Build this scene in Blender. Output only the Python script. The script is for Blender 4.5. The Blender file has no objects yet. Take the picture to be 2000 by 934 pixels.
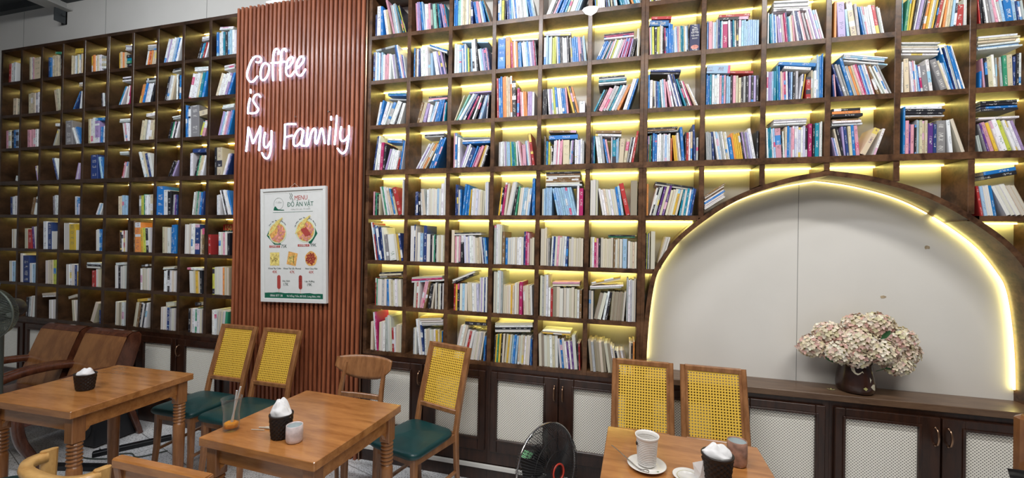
import bpy, math, random
from mathutils import Vector, Matrix
S = bpy.context.scene
COL = bpy.context.collection
R = random.Random(7)
PI = math.pi
# ------------------------------------------------------------ camera
YAW, PITCH, ROLL = -0.2621784, 0.0051785, 0.0180094
cam_d = bpy.data.cameras.new('camera'); cam = bpy.data.objects.new('camera', cam_d); COL.objects.link(cam)
fw = Vector((math.sin(YAW)*math.cos(PITCH), math.cos(YAW)*math.cos(PITCH), math.sin(PITCH)))
rt = Vector((math.cos(YAW), -math.sin(YAW), 0)); up = rt.cross(fw)
rt2 = rt*math.cos(ROLL)+up*math.sin(ROLL); up2 = up*math.cos(ROLL)-rt*math.sin(ROLL)
m = Matrix((rt2, up2, -fw)).transposed().to_4x4(); m.translation = Vector((0, -2.5062, 1.528))
cam.matrix_world = m
cam_d.sensor_width = 36; cam_d.lens = 808.6685/2000*36; cam_d.clip_start = .02
S.camera = cam
# ------------------------------------------------------------ world, lights, exposure
wd = bpy.data.worlds.new('world'); S.world = wd; wd.use_nodes = True
wd.node_tree.nodes['Background'].inputs[0].default_value = (.82, .88, 1, 1)
wd.node_tree.nodes['Background'].inputs[1].default_value = .12
def area(name, loc, sx, sy, power, col, tgt):
    l = bpy.data.lights.new(name, 'AREA'); l.shape = 'RECTANGLE'; l.size = sx; l.size_y = sy; l.energy = power; l.color = col
    o = bpy.data.objects.new(name, l); COL.objects.link(o); o.location = loc
    o.rotation_euler = (Vector(tgt)-Vector(loc)).to_track_quat('-Z', 'Y').to_euler()
    return o
area('ceiling_and_fill_light', (-3.3, -1.45, 3.6), 1.2, 0.15, 27, (.88, .93, 1), (-3.3, -.35, 1.5))
area('ceiling_and_fill_light', (-.7, -1.45, 3.6), 1.2, .15, 34, (.95, .96, 1), (-.7, -.35, 1.5))
area('ceiling_and_fill_light', (1.6, -1.45, 3.6), 1.2, .15, 36, (1, .97, .92), (1.6, -.35, 1.5))
area('ceiling_and_fill_light', (-.8, -2.9, 3.65), 4.2, .5, 74, (1, .95, .88), (-.8, -1.3, .6))  # fill light added to brighten tables and foreground, not a ceiling lamp
S.view_settings.view_transform = 'Standard'; S.view_settings.look = 'None'
S.view_settings.exposure = 0.0; S.view_settings.gamma = 1; S.view_settings.use_curve_mapping = False
# ------------------------------------------------------------ materials
MATS = {}
def nm(name):
    mt = bpy.data.materials.new(name); mt.use_nodes = True; MATS[name] = mt
    nt = mt.node_tree; return mt, nt, nt.nodes['Principled BSDF']
def lk(nt, a, b): nt.links.new(a, b)
def plain(name, col, rough=.5, metal=0, spec=.5, noise=0, nscale=30, coat=0, trans=0, ior=1.45, bump=0, bscale=200):
    mt, nt, b = nm(name)
    b.inputs['Base Color'].default_value = (*col, 1); b.inputs['Roughness'].default_value = rough
    b.inputs['Metallic'].default_value = metal; b.inputs['Specular IOR Level'].default_value = spec
    b.inputs['Coat Weight'].default_value = coat; b.inputs['Transmission Weight'].default_value = trans; b.inputs['IOR'].default_value = ior
    tc = nt.nodes.new('ShaderNodeTexCoord')
    if noise:
        n = nt.nodes.new('ShaderNodeTexNoise'); n.inputs['Scale'].default_value = nscale; n.inputs['Detail'].default_value = 4
        lk(nt, tc.outputs['Object'], n.inputs['Vector'])
        mx = nt.nodes.new('ShaderNodeMix'); mx.data_type = 'RGBA'
        mx.inputs[6].default_value = tuple(c*(1-noise) for c in col)+(1,); mx.inputs[7].default_value = tuple(min(1, c*(1+noise)) for c in col)+(1,)
        mr = nt.nodes.new('ShaderNodeMapRange'); mr.inputs[1].default_value = .32; mr.inputs[2].default_value = .68; lk(nt, n.outputs[0], mr.inputs[0]); lk(nt, mr.outputs[0], mx.inputs[0]); lk(nt, mx.outputs[2], b.inputs['Base Color'])
    if bump:
        n2 = nt.nodes.new('ShaderNodeTexNoise'); n2.inputs['Scale'].default_value = bscale
        lk(nt, tc.outputs['Object'], n2.inputs['Vector'])
        bp = nt.nodes.new('ShaderNodeBump'); bp.inputs['Strength'].default_value = bump; bp.inputs['Distance'].default_value = .004
        lk(nt, n2.outputs[0], bp.inputs['Height']); lk(nt, bp.outputs[0], b.inputs['Normal'])
    return mt
def wood(name, c1, c2, rough=.35, scale=(1, 1, 8), grain=6, coat=.0, spec=.5):
    mt, nt, b = nm(name)
    tc = nt.nodes.new('ShaderNodeTexCoord'); mp = nt.nodes.new('ShaderNodeMapping')
    mp.inputs['Scale'].default_value = scale; lk(nt, tc.outputs['Object'], mp.inputs[0])
    n = nt.nodes.new('ShaderNodeTexNoise'); n.inputs['Scale'].default_value = grain; n.inputs['Detail'].default_value = 6; n.inputs['Distortion'].default_value = .6
    lk(nt, mp.outputs[0], n.inputs['Vector'])
    n2 = nt.nodes.new('ShaderNodeTexNoise'); n2.inputs['Scale'].default_value = grain*6; n2.inputs['Detail'].default_value = 3
    lk(nt, mp.outputs[0], n2.inputs['Vector'])
    ad = nt.nodes.new('ShaderNodeMath'); ad.operation = 'MULTIPLY_ADD'; ad.inputs[1].default_value = .35; lk(nt, n2.outputs[0], ad.inputs[0]); lk(nt, n.outputs[0], ad.inputs[2])
    rp = nt.nodes.new('ShaderNodeValToRGB'); rp.color_ramp.elements[0].position = .48; rp.color_ramp.elements[1].position = .86
    rp.color_ramp.elements[0].color = (*c1, 1); rp.color_ramp.elements[1].color = (*c2, 1)
    lk(nt, ad.outputs[0], rp.inputs[0]); lk(nt, rp.outputs[0], b.inputs['Base Color'])
    b.inputs['Roughness'].default_value = rough; b.inputs['Coat Weight'].default_value = coat; b.inputs['Coat Roughness'].default_value = .15
    b.inputs['Specular IOR Level'].default_value = spec
    return mt
def emit(name, col, strength):
    mt, nt, b = nm(name); b.inputs['Base Color'].default_value = (*col, 1)
    b.inputs['Emission Color'].default_value = (*col, 1); b.inputs['Emission Strength'].default_value = strength; return mt
def mth(nt, op, a, b=None, c=None):
    n = nt.nodes.new('ShaderNodeMath'); n.operation = op
    for i, v in enumerate((a, b, c)):
        if v is None: continue
        if isinstance(v, (int, float)): n.inputs[i].default_value = v
        else: lk(nt, v, n.inputs[i])
    return n.outputs[0]
def cane(name, col, hole_col, px, pz, rx, rz, stagger, alpha, lines=.0):
    """woven webbing: a regular field of round holes, pitch in metres on the panel's UV"""
    mt, nt, b = nm(name)
    uv = nt.nodes.new('ShaderNodeUVMap'); sp = nt.nodes.new('ShaderNodeSeparateXYZ'); lk(nt, uv.outputs[0], sp.inputs[0])
    U = mth(nt, 'DIVIDE', sp.outputs[0], px); V = mth(nt, 'DIVIDE', sp.outputs[1], pz)
    if stagger:
        row = mth(nt, 'FLOORED_MODULO', mth(nt, 'FLOOR', V), 2.0); U = mth(nt, 'MULTIPLY_ADD', row, .5, U)
    fu = mth(nt, 'SUBTRACT', mth(nt, 'FRACT', U), .5); fv = mth(nt, 'SUBTRACT', mth(nt, 'FRACT', V), .5)
    du = mth(nt, 'DIVIDE', fu, rx/px); dv = mth(nt, 'DIVIDE', fv, rz/pz)
    d = mth(nt, 'ADD', mth(nt, 'MULTIPLY', du, du), mth(nt, 'MULTIPLY', dv, dv))
    hole = mth(nt, 'LESS_THAN', d, 1.0)
    b.inputs['Roughness'].default_value = .45
    # strands: fine alternating lines between the holes
    st = mth(nt, 'LESS_THAN', mth(nt, 'ABSOLUTE', mth(nt, 'SUBTRACT', mth(nt, 'FRACT', mth(nt, 'MULTIPLY', mth(nt, 'ADD', U, V), 2.0)), .5)), .12)
    mx = nt.nodes.new('ShaderNodeMix'); mx.data_type = 'RGBA'; mx.inputs[6].default_value = (*col, 1); mx.inputs[7].default_value = tuple(c*.72 for c in col)+(1,)
    lk(nt, mth(nt, 'MULTIPLY', st, lines), mx.inputs[0])
    if alpha:
        tr = nt.nodes.new('ShaderNodeBsdfTransparent'); ms = nt.nodes.new('ShaderNodeMixShader')
        lk(nt, mx.outputs[2], b.inputs['Base Color'])
        lk(nt, hole, ms.inputs[0]); lk(nt, b.outputs[0], ms.inputs[1]); lk(nt, tr.outputs[0], ms.inputs[2])
        lk(nt, ms.outputs[0], nt.nodes['Material Output'].inputs[0])
    else:
        m2 = nt.nodes.new('ShaderNodeMix'); m2.data_type = 'RGBA'; m2.inputs[7].default_value = (*hole_col, 1)
        lk(nt, mx.outputs[2], m2.inputs[6]); lk(nt, hole, m2.inputs[0]); lk(nt, m2.outputs[2], b.inputs['Base Color'])
    return mt
wood('shelf_wood', (.034, .014, .006), (.150, .072, .034), .34, (2, 2, 2), 6, .12, .4)
wood('shelf_wood_dark', (.022, .011, .006), (.070, .036, .020), .34, (2, 2, 2), 5, .2)
wood('back_board', (.10, .060, .020), (.26, .17, .06), .45, (1, 1, .4), 6)
wood('cabinet_wood', (.016, .006, .0035), (.045, .016, .008), .30, (6, 6, 1.2), 5, .3)
wood('sill_wood', (.085, .045, .026), (.16, .095, .055), .35, (1, 6, 6), 5, .2)
wood('slat_wood', (.22, .058, .024), (.42, .135, .060), .38, (8, 8, .8), 4, .15)
plain('slat_back', (.035, .008, .005), .7)
wood('table_wood', (.30, .115, .030), (.50, .215, .065), .20, (1.2, 7, 7), 3, .35)
wood('leg_wood', (.22, .085, .028), (.36, .155, .055), .3, (8, 8, 1), 4, .25)
wood('chair_wood', (.22, .090, .032), (.38, .17, .065), .32, (8, 8, 1.5), 4, .25)
wood('light_wood', (.50, .26, .075), (.70, .42, .15), .3, (4, 4, 2), 4, .25)
wood('armchair_wood', (.19, .072, .026), (.31, .135, .045), .24, (3, 3, 1), 4, .35)
wood('armchair_edge', (.060, .018, .009), (.13, .042, .020), .25, (6, 6, 2), 4, .4)
plain('green_leather', (.006, .050, .052), .38, noise=.15, nscale=12, coat=.15, bump=.15, bscale=350)
plain('brown_leather', (.10, .065, .035), .5, noise=.2, bump=.2, bscale=300)
plain('wall_paint', (.74, .725, .685), .85, noise=.03, nscale=2.5, bump=.05, bscale=60)
plain('niche_paint', (.66, .64, .58), .85, noise=.03, nscale=4, bump=.06, bscale=60)
plain('seam', (.25, .25, .24), .9)
plain('peel', (.45, .36, .24), .95, noise=.2, nscale=60)
plain('ceiling_metal', (.06, .068, .072), .6, noise=.2, nscale=3)
plain('beam_paint', (.42, .42, .40), .55, noise=.1, nscale=8)
plain('trunking', (.72, .72, .69), .5)
plain('steel', (.55, .52, .48), .28, metal=1)
plain('bronze', (.42, .26, .17), .28, metal=1)
plain('chrome', (.8, .8, .8), .12, metal=1)
plain('rose_gold', (.75, .42, .30), .3, metal=1)
plain('black_plastic', (.012, .012, .014), .35)
plain('dark_wire', (.02, .02, .022), .4)
plain('grey_wire', (.10, .12, .105), .4, metal=.3)
plain('red_plastic', (.55, .05, .03), .35)
plain('label_green', (.25, .6, .3), .5)
plain('blue_plastic', (.04, .12, .4), .4)
plain('board_white', (.78, .80, .79), .35, noise=.02)
plain('print_green', (.008, .13, .075), .5)
plain('print_dark', (.03, .06, .05), .5)
plain('print_red', (.45, .07, .06), .5)
plain('print_pink', (.75, .30, .25), .5, noise=.4, nscale=60)
plain('print_sausage', (.35, .05, .04), .5, noise=.3, nscale=90)
plain('print_fries', (.85, .68, .22), .5, noise=.25, nscale=80)
plain('print_orange', (.80, .42, .12), .5, noise=.3, nscale=80)
plain('print_plate', (.70, .78, .55), .5)
plain('print_grey', (.5, .53, .52), .5)
plain('ceramic', (.80, .78, .75), .25, noise=.03, coat=.2)
plain('ceramic_marble', (.66, .57, .57), .3, noise=.20, nscale=45, coat=.2)
plain('ceramic_brown', (.30, .165, .12), .3, noise=.42, nscale=38, coat=.3)
plain('glaze_inside', (.62, .70, .72), .2)
plain('vase_glaze', (.035, .014, .010), .28, noise=.5, nscale=9, coat=.4)
plain('motif_cream', (.62, .58, .45), .5)
plain('motif_olive', (.42, .40, .16), .5)
plain('tissue', (.86, .86, .87), .8, bump=.1, bscale=60)
plain('basket_weave', (.018, .011, .009), .45)
plain('dark_dot', (.02, .012, .01), .4)
plain('leaf', (.03, .10, .035), .5)
plain('stem_green', (.05, .09, .03), .6)
plain('juice', (.90, .30, .01), .15, noise=.3, nscale=60)
plain('drink_glass', (.30, .33, .33), .03, spec=1, coat=1)
MATS['drink_glass'].node_tree.nodes['Principled BSDF'].inputs['Alpha'].default_value = .09
plain('straw_clear', (.80, .84, .85), .2, trans=.5)
plain('string', (.6, .55, .45), .8)
cane('cane_yellow', (.88, .56, .07), (0, 0, 0), .0141, .0141, .0041, .0041, False, True, 1)
cane('cane_white', (.93, .91, .83), (.03, .022, .018), .0150, .0075, .0030, .0021, True, False, .05)
emit('led_yellow', (1, .83, .22), 18)
emit('led_arch', (1, .86, .30), 10)
emit('led_yellow_dim', (1, .80, .24), 30)
emit('led_yellow_faint', (1, .84, .30), 4)
emit('neon_white', (.62, .66, 1), 5)
emit('tube_white', (.93, .97, 1), 6)
mt, nt, b = nm('acrylic'); b.inputs['Base Color'].default_value = (.8, .8, .9, 1); b.inputs['Roughness'].default_value = .05; b.inputs['Alpha'].default_value = .05
mt, nt, b = nm('petal'); at = nt.nodes.new('ShaderNodeAttribute'); at.attribute_name = 'Col'; lk(nt, at.outputs[0], b.inputs['Base Color']); b.inputs['Roughness'].default_value = .75
mt = MATS['drink_glass']; nt = mt.node_tree; lw = nt.nodes.new('ShaderNodeLayerWeight'); lw.inputs[0].default_value = .5
lk(nt, mth(nt, 'MULTIPLY_ADD', mth(nt, 'POWER', lw.outputs['Facing'], 2.5), .62, .05), nt.nodes['Principled BSDF'].inputs['Alpha'])
# paper page block: fine leaf lines
mt, nt, b = nm('pages'); at = nt.nodes.new('ShaderNodeAttribute'); at.attribute_name = 'Col'
uv = nt.nodes.new('ShaderNodeUVMap'); sp = nt.nodes.new('ShaderNodeSeparateXYZ'); lk(nt, uv.outputs[0], sp.inputs[0])
n1 = nt.nodes.new('ShaderNodeTexNoise'); n1.noise_dimensions = '1D'; n1.inputs['Scale'].default_value = 1; n1.inputs['Detail'].default_value = 1
lk(nt, mth(nt, 'MULTIPLY', sp.outputs[0], 14.0), n1.inputs['W'])
mx = nt.nodes.new('ShaderNodeMix'); mx.data_type = 'RGBA'; mx.blend_type = 'MULTIPLY'; mx.inputs[0].default_value = .45
lk(nt, at.outputs[0], mx.inputs[6]); lk(nt, n1.outputs[0], mx.inputs[7]); 
lk(nt, mx.outputs[2], b.inputs['Base Color']); b.inputs['Roughness'].default_value = .85
# printed covers: spine lettering and colour bands from the book's own UV
mt, nt, b = nm('book_cover'); at = nt.nodes.new('ShaderNodeAttribute'); at.attribute_name = 'Col'
uv = nt.nodes.new('ShaderNodeUVMap'); sp = nt.nodes.new('ShaderNodeSeparateXYZ'); lk(nt, uv.outputs[0], sp.inputs[0])
seed = mth(nt, 'FLOOR', sp.outputs[0]); fu = mth(nt, 'FRACT', sp.outputs[0]); vv = sp.outputs[1]
def wn(nt, val):
    n = nt.nodes.new('ShaderNodeTexWhiteNoise'); n.noise_dimensions = '1D'; lk(nt, val, n.inputs['W']); return n
def n1d(nt, val, det=0):
    n = nt.nodes.new('ShaderNodeTexNoise'); n.noise_dimensions = '1D'; n.inputs['Scale'].default_value = 1; n.inputs['Detail'].default_value = det; lk(nt, val, n.inputs['W']); return n.outputs[0]
def n2d(nt, a, b2):
    c = nt.nodes.new('ShaderNodeCombineXYZ'); lk(nt, a, c.inputs[0]); lk(nt, b2, c.inputs[1])
    n = nt.nodes.new('ShaderNodeTexNoise'); n.noise_dimensions = '2D'; n.inputs['Scale'].default_value = 1; n.inputs['Detail'].default_value = 0; lk(nt, c.outputs[0], n.inputs['Vector']); return n.outputs[0]
w1 = wn(nt, seed); w2 = wn(nt, mth(nt, 'ADD', seed, .37))
so = mth(nt, 'MULTIPLY', seed, 7.31)
big = n1d(nt, mth(nt, 'MULTIPLY_ADD', vv, 22.0, so))
glyph = n2d(nt, mth(nt, 'MULTIPLY_ADD', fu, 3.2, so), mth(nt, 'MULTIPLY', vv, 260.0))
inband = mth(nt, 'LESS_THAN', mth(nt, 'ABSOLUTE', mth(nt, 'SUBTRACT', fu, .5)), .21)
txt = mth(nt, 'MULTIPLY', mth(nt, 'MULTIPLY', inband, mth(nt, 'GREATER_THAN', glyph, .54)), mth(nt, 'GREATER_THAN', big, .52))
onspine = mth(nt, 'GREATER_THAN', fu, .02)
band = mth(nt, 'MULTIPLY', onspine, mth(nt, 'MULTIPLY', mth(nt, 'GREATER_THAN', n1d(nt, mth(nt, 'MULTIPLY_ADD', vv, 13.0, mth(nt, 'MULTIPLY', seed, 3.7))), .60), mth(nt, 'GREATER_THAN', w2.outputs[0], .74)))
rp = nt.nodes.new('ShaderNodeValToRGB'); rp.color_ramp.interpolation = 'CONSTANT'
cols = [(0, (.75, .78, .82)), (.3, (.05, .25, .62)), (.45, (.80, .82, .84)), (.6, (.65, .12, .25)), (.7, (.35, .62, .80)), (.8, (.75, .60, .15)), (.88, (.04, .04, .06)), (.94, (.72, .45, .60))]
rp.color_ramp.elements[0].position = 0; rp.color_ramp.elements[0].color = (*cols[0][1], 1)
rp.color_ramp.elements[1].position = cols[1][0]; rp.color_ramp.elements[1].color = (*cols[1][1], 1)
for p_, c_ in cols[2:]:
    e = rp.color_ramp.elements.new(p_); e.color = (*c_, 1)
lk(nt, w1.outputs[0], rp.inputs[0])
mA = nt.nodes.new('ShaderNodeMix'); mA.data_type = 'RGBA'; lk(nt, band, mA.inputs[0]); lk(nt, at.outputs[0], mA.inputs[6]); lk(nt, rp.outputs[0], mA.inputs[7])
bw = nt.nodes.new('ShaderNodeRGBToBW'); lk(nt, mA.outputs[2], bw.inputs[0])
dk = mth(nt, 'LESS_THAN', bw.outputs[0], .30)
mB = nt.nodes.new('ShaderNodeMix'); mB.data_type = 'RGBA'; lk(nt, dk, mB.inputs[0])
hs = nt.nodes.new('ShaderNodeCombineColor'); hs.mode = 'HSV'; lk(nt, w2.outputs[0], hs.inputs[0]); hs.inputs[1].default_value = .7; hs.inputs[2].default_value = .16
lk(nt, hs.outputs[0], mB.inputs[6]); mB.inputs[7].default_value = (.8, .8, .78, 1)
mC = nt.nodes.new('ShaderNodeMix'); mC.data_type = 'RGBA'; lk(nt, mth(nt, 'MULTIPLY', txt, .62), mC.inputs[0]); lk(nt, mA.outputs[2], mC.inputs[6]); lk(nt, mB.outputs[2], mC.inputs[7])
lk(nt, mC.outputs[2], b.inputs['Base Color']); b.inputs['Roughness'].default_value = .38
# white terrazzo tiles with short dark flecks
mt, nt, b = nm('floor_tile'); tc = nt.nodes.new('ShaderNodeTexCoord'); mp = nt.nodes.new('ShaderNodeMapping'); mp.inputs['Rotation'].default_value = (0, 0, .6); mp.inputs['Scale'].default_value = (80, 44, 1)
lk(nt, tc.outputs['Object'], mp.inputs[0]); vo = nt.nodes.new('ShaderNodeTexVoronoi'); vo.voronoi_dimensions = '2D'; vo.inputs['Scale'].default_value = 1; lk(nt, mp.outputs[0], vo.inputs['Vector'])
vsz = mth(nt, 'LESS_THAN', vo.outputs['Distance'], .16)
mp2 = nt.nodes.new('ShaderNodeMapping'); mp2.inputs['Rotation'].default_value = (0, 0, .3); lk(nt, tc.outputs['Object'], mp2.inputs[0])
sp = nt.nodes.new('ShaderNodeSeparateXYZ'); lk(nt, mp2.outputs[0], sp.inputs[0])
lx = mth(nt, 'LESS_THAN', mth(nt, 'FRACT', mth(nt, 'DIVIDE', sp.outputs[0], .6)), .008); ly = mth(nt, 'LESS_THAN', mth(nt, 'FRACT', mth(nt, 'DIVIDE', sp.outputs[1], .6)), .008)
ns = nt.nodes.new('ShaderNodeTexNoise'); ns.inputs['Scale'].default_value = 5; lk(nt, tc.outputs['Object'], ns.inputs['Vector'])
rp = nt.nodes.new('ShaderNodeValToRGB'); rp.color_ramp.elements[0].color = (.66, .67, .68, 1); rp.color_ramp.elements[1].color = (.88, .88, .88, 1); rp.color_ramp.elements[0].position = .35; rp.color_ramp.elements[1].position = .7; lk(nt, ns.outputs[0], rp.inputs[0])
mx = nt.nodes.new('ShaderNodeMix'); mx.data_type = 'RGBA'; mx.inputs[7].default_value = (.05, .05, .055, 1); lk(nt, vsz, mx.inputs[0]); lk(nt, rp.outputs[0], mx.inputs[6])
mx2 = nt.nodes.new('ShaderNodeMix'); mx2.data_type = 'RGBA'; mx2.inputs[7].default_value = (.16, .15, .14, 1); lk(nt, mth(nt, 'MAXIMUM', lx, ly), mx2.inputs[0]); lk(nt, mx.outputs[2], mx2.inputs[6])
lk(nt, mx2.outputs[2], b.inputs['Base Color']); b.inputs['Roughness'].default_value = .3
# ------------------------------------------------------------ mesh helpers
class MB:
    """collects boxes, beams, tubes and lathes, links them as ONE mesh object"""
    def __init__(s): s.v = []; s.f = []; s.m = []; s.uv = {}; s.sm = set(); s.col = {}
    def add(s, vs, fs, mi=0, M=None, smooth=False):
        o = len(s.v)
        for p in vs:
            p = Vector(p); s.v.append(M @ p if M else p)
        for f in fs:
            if smooth: s.sm.add(len(s.f))
            s.f.append(tuple(i+o for i in f)); s.m.append(mi)
        return s
    def box(s, x0, x1, y0, y1, z0, z1, mi=0, M=None):
        return s.add([(x0,y0,z0),(x1,y0,z0),(x1,y1,z0),(x0,y1,z0),(x0,y0,z1),(x1,y0,z1),(x1,y1,z1),(x0,y1,z1)],
                     [(0,3,2,1),(4,5,6,7),(0,1,5,4),(1,2,6,5),(2,3,7,6),(3,0,4,7)], mi, M)
    def bbox(s, x0, x1, y0, y1, z0, z1, c=.004, mi=0, M=None):
        """box with chamfered vertical and top edges"""
        c = min(c, (x1-x0)*.3, (y1-y0)*.3, (z1-z0)*.3); rings = []
        for z, i in ((z0, c*.6), (z0+c*.6, 0), (z1-c*.6, 0), (z1, c*.6)):
            a0, a1, b0, b1 = x0+i, x1-i, y0+i, y1-i
            rings.append([(a0+c, b0, z), (a1-c, b0, z), (a1, b0+c, z), (a1, b1-c, z), (a1-c, b1, z), (a0+c, b1, z), (a0, b1-c, z), (a0, b0+c, z)])
        vs = [p for r in rings for p in r]; fs = [tuple(range(7, -1, -1)), tuple(range(24, 32))]
        for k in range(3):
            for j in range(8): fs.append((k*8+j, k*8+(j+1) % 8, k*8+8+(j+1) % 8, k*8+8+j))
        return s.add(vs, fs, mi, M)
    def sweep(s, pts, prof, closed=False, mi=0, smooth=True, upv=None, cap=True, scales=None):
        """prof: 2-D outline swept along pts"""
        pts = [Vector(p) for p in pts]; n = len(pts); k = len(prof); vs = []; fs = []
        prev = None
        for i, p in enumerate(pts):
            a = pts[i-1] if (i > 0 or closed) else p; b = pts[(i+1) % n] if (i < n-1 or closed) else p
            t = (b-a)
            t = t.normalized() if t.length > 1e-9 else Vector((0, 0, 1))
            u = Vector(upv) if upv else (prev if prev is not None else (Vector((0, 0, 1)) if abs(t.z) < .9 else Vector((0, 1, 0))))
            e1 = t.cross(u)
            if e1.length < 1e-5: e1 = t.cross(Vector((1, .1, 0)))
            e1.normalize(); e2 = e1.cross(t).normalized()
            if not upv: prev = e2
            sc = scales[i] if scales else 1
            for (a2, b2) in prof: vs.append(p+e1*a2*sc+e2*b2*sc)
        for i in range(n if closed else n-1):
            for j in range(k):
                fs.append((i*k+j, i*k+(j+1) % k, ((i+1) % n)*k+(j+1) % k, ((i+1) % n)*k+j))
        s.add(vs, fs, mi, None, smooth)
        if cap and not closed: s.add([vs[j] for j in range(k)], [tuple(range(k-1, -1, -1))], mi); s.add([vs[(n-1)*k+j] for j in range(k)], [tuple(range(k))], mi)
        return s
    def tube(s, pts, r, seg=8, closed=False, mi=0, scales=None):
        return s.sweep(pts, [(r*math.cos(2*PI*j/seg), r*math.sin(2*PI*j/seg)) for j in range(seg)], closed, mi, True, scales=scales)
    def beam(s, pts, w, d, mi=0, upv=(0, 1, 0), scales=None, c=.0):
        a, b = w/2, d/2
        pr = [(-a, -b), (a, -b), (a, b), (-a, b)] if not c else [(-a+c, -b), (a-c, -b), (a, -b+c), (a, b-c), (a-c, b), (-a+c, b), (-a, b-c), (-a, -b+c)]
        return s.sweep(pts, pr, False, mi, False, upv, scales=scales)
    def lathe(s, prof, seg=24, loc=(0, 0, 0), sx=1, sy=1, mi=0, M=None, fn=None, close=False):
        vs = []; fs = []; k = len(prof)
        for j in range(seg):
            a = 2*PI*j/seg
            for (r, z) in prof:
                if fn: r = r+fn(a, z, r)
                vs.append((loc[0]+r*math.cos(a)*sx, loc[1]+r*math.sin(a)*sy, loc[2]+z))
        for j in range(seg):
            for i in range(k-1): fs.append((j*k+i, ((j+1) % seg)*k+i, ((j+1) % seg)*k+i+1, j*k+i+1))
        s.add(vs, fs, mi, M, True)
        if close:
            for i, rev in ((0, True), (k-1, False)):
                if prof[i][0] > 1e-6:
                    idx = [j*k+i for j in range(seg)]
                    if rev: idx.reverse()
                    s.add([vs[q] for q in idx], [tuple(range(seg))], mi, M)
        return s
    def poly(s, pts2, y0, y1, mi=0, M=None):
        """closed outline in X-Z, extruded y0..y1"""
        n = len(pts2); vs = [(x, y0, z) for x, z in pts2]+[(x, y1, z) for x, z in pts2]
        fs = [tuple(range(n)), tuple(range(2*n-1, n-1, -1))]+[((i+1) % n, i, i+n, (i+1) % n+n) for i in range(n)]
        return s.add(vs, fs, mi, M)
    def build(s, name, mats, parent=None, M=None, **props):
        me = bpy.data.meshes.new(name); me.from_pydata([tuple(p) for p in s.v], [], s.f)
        for q in ([mats] if isinstance(mats, str) else mats): me.materials.append(MATS[q])
        for i, p in enumerate(me.polygons):
            p.material_index = s.m[i]
            if i in s.sm: p.use_smooth = True
        if s.uv:
            L = me.uv_layers.new(name='UVMap').data
            for i, p in enumerate(me.polygons):
                if i in s.uv:
                    for q, li in enumerate(p.loop_indices): L[li].uv = s.uv[i][q]
        if s.col:
            ca = me.color_attributes.new('Col', 'FLOAT_COLOR', 'CORNER').data
            for i, p in enumerate(me.polygons):
                c = s.col.get(i, (.5, .5, .5))
                for li in p.loop_indices: ca[li].color = (*c, 1)
        me.validate(); me.update()
        o = bpy.data.objects.new(name, me); COL.objects.link(o)
        if parent: o.parent = parent
        if M: o.matrix_local = M
        for k, v in props.items(): o[k] = v
        return o
def tag(o, label, cat, group=None):
    o['label'] = label; o['category'] = cat
    if group: o['group'] = group
    return o
def thing(name, label, cat, loc=(0, 0, 0), rz=0, group=None):
    o = bpy.data.objects.new(name, None); COL.objects.link(o); o.location = loc; o.rotation_euler = (0, 0, rz); o.empty_display_size = .05
    return tag(o, label, cat, group)
def struct(o): o['kind'] = 'structure'; return o
def clone(o, parent=None):
    c = o.copy(); COL.objects.link(c); c.parent = parent
    for k in list(o.children): clone(k, c)
    return c
def dup(o, loc, rz, label):
    c = clone(o); c.location = loc; c.rotation_euler = (0, 0, rz); c['label'] = label; return c
def smooth_pts(pts, n=5, closed=False):
    P = [Vector(p) for p in pts]; N = len(P); out = []
    if N < 3: return [P[0].lerp(P[-1], i/2) for i in range(3)]
    for i in range(N-(0 if closed else 1)):
        p0 = P[i-1] if (i > 0 or closed) else P[0]; p1 = P[i]; p2 = P[(i+1) % N]; p3 = P[(i+2) % N] if (i+2 < N or closed) else P[-1]
        for k in range(n):
            t = k/n
            out.append(.5*((2*p1)+(p2-p0)*t+(2*p0-5*p1+4*p2-p3)*t*t+(3*p1-p0-3*p2+p3)*t**3))
    if not closed: out.append(P[-1])
    return out
def text_mesh(body, size):
    cu = bpy.data.curves.new('lettering', 'FONT'); cu.body = body; cu.size = size; cu.extrude = .0004; cu.resolution_u = 2; cu.align_y = 'CENTER'
    t = bpy.data.objects.new('lettering', cu); COL.objects.link(t)
    me = bpy.data.meshes.new_from_object(t.evaluated_get(bpy.context.evaluated_depsgraph_get()))
    bpy.data.objects.remove(t); bpy.data.curves.remove(cu); return me
def text_w(body, size):
    me = text_mesh(body+'|', size); w = max([v.co.x for v in me.vertices], default=0); bpy.data.meshes.remove(me); return w
def text(body, size, mat, parent, M, name='lettering', sx=1):
    # the barred D is set as a D with a short bar, placed by measuring the text before it
    plain_ = body.replace('Đ', 'D'); me = text_mesh(plain_, size); xs = [v.co.x for v in me.vertices]; mid = (min(xs)+max(xs))/2
    me.transform(Matrix.Translation((-mid, 0, 0)))
    v = [tuple(q.co) for q in me.vertices]; f = [tuple(p.vertices) for p in me.polygons]; bpy.data.meshes.remove(me)
    base = text_w('', size)
    for i, ch in enumerate(body):
        if ch == 'Đ':
            x = text_w(plain_[:i], size)-base-mid; n = len(v); z = .0005
            a, b_, c, d = x-.03*size, x+.32*size, -.055*size, .0*size
            y0 = min(q[1] for q in v)*0+.012*size
            v += [(a, y0-.03*size, z), (b_, y0-.03*size, z), (b_, y0+.03*size, z), (a, y0+.03*size, z)]; f.append((n, n+1, n+2, n+3))
    m2 = bpy.data.meshes.new(name); m2.from_pydata(v, [], f); m2.transform(Matrix.Diagonal((sx, 1, 1, 1))); m2.materials.append(MATS[mat])
    o = bpy.data.objects.new(name, m2); COL.objects.link(o); o.parent = parent; o.matrix_local = M
    return o
FACE = Matrix.Rotation(PI/2, 4, 'X')       # lays lettering out on a front-facing (-Y) surface
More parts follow.
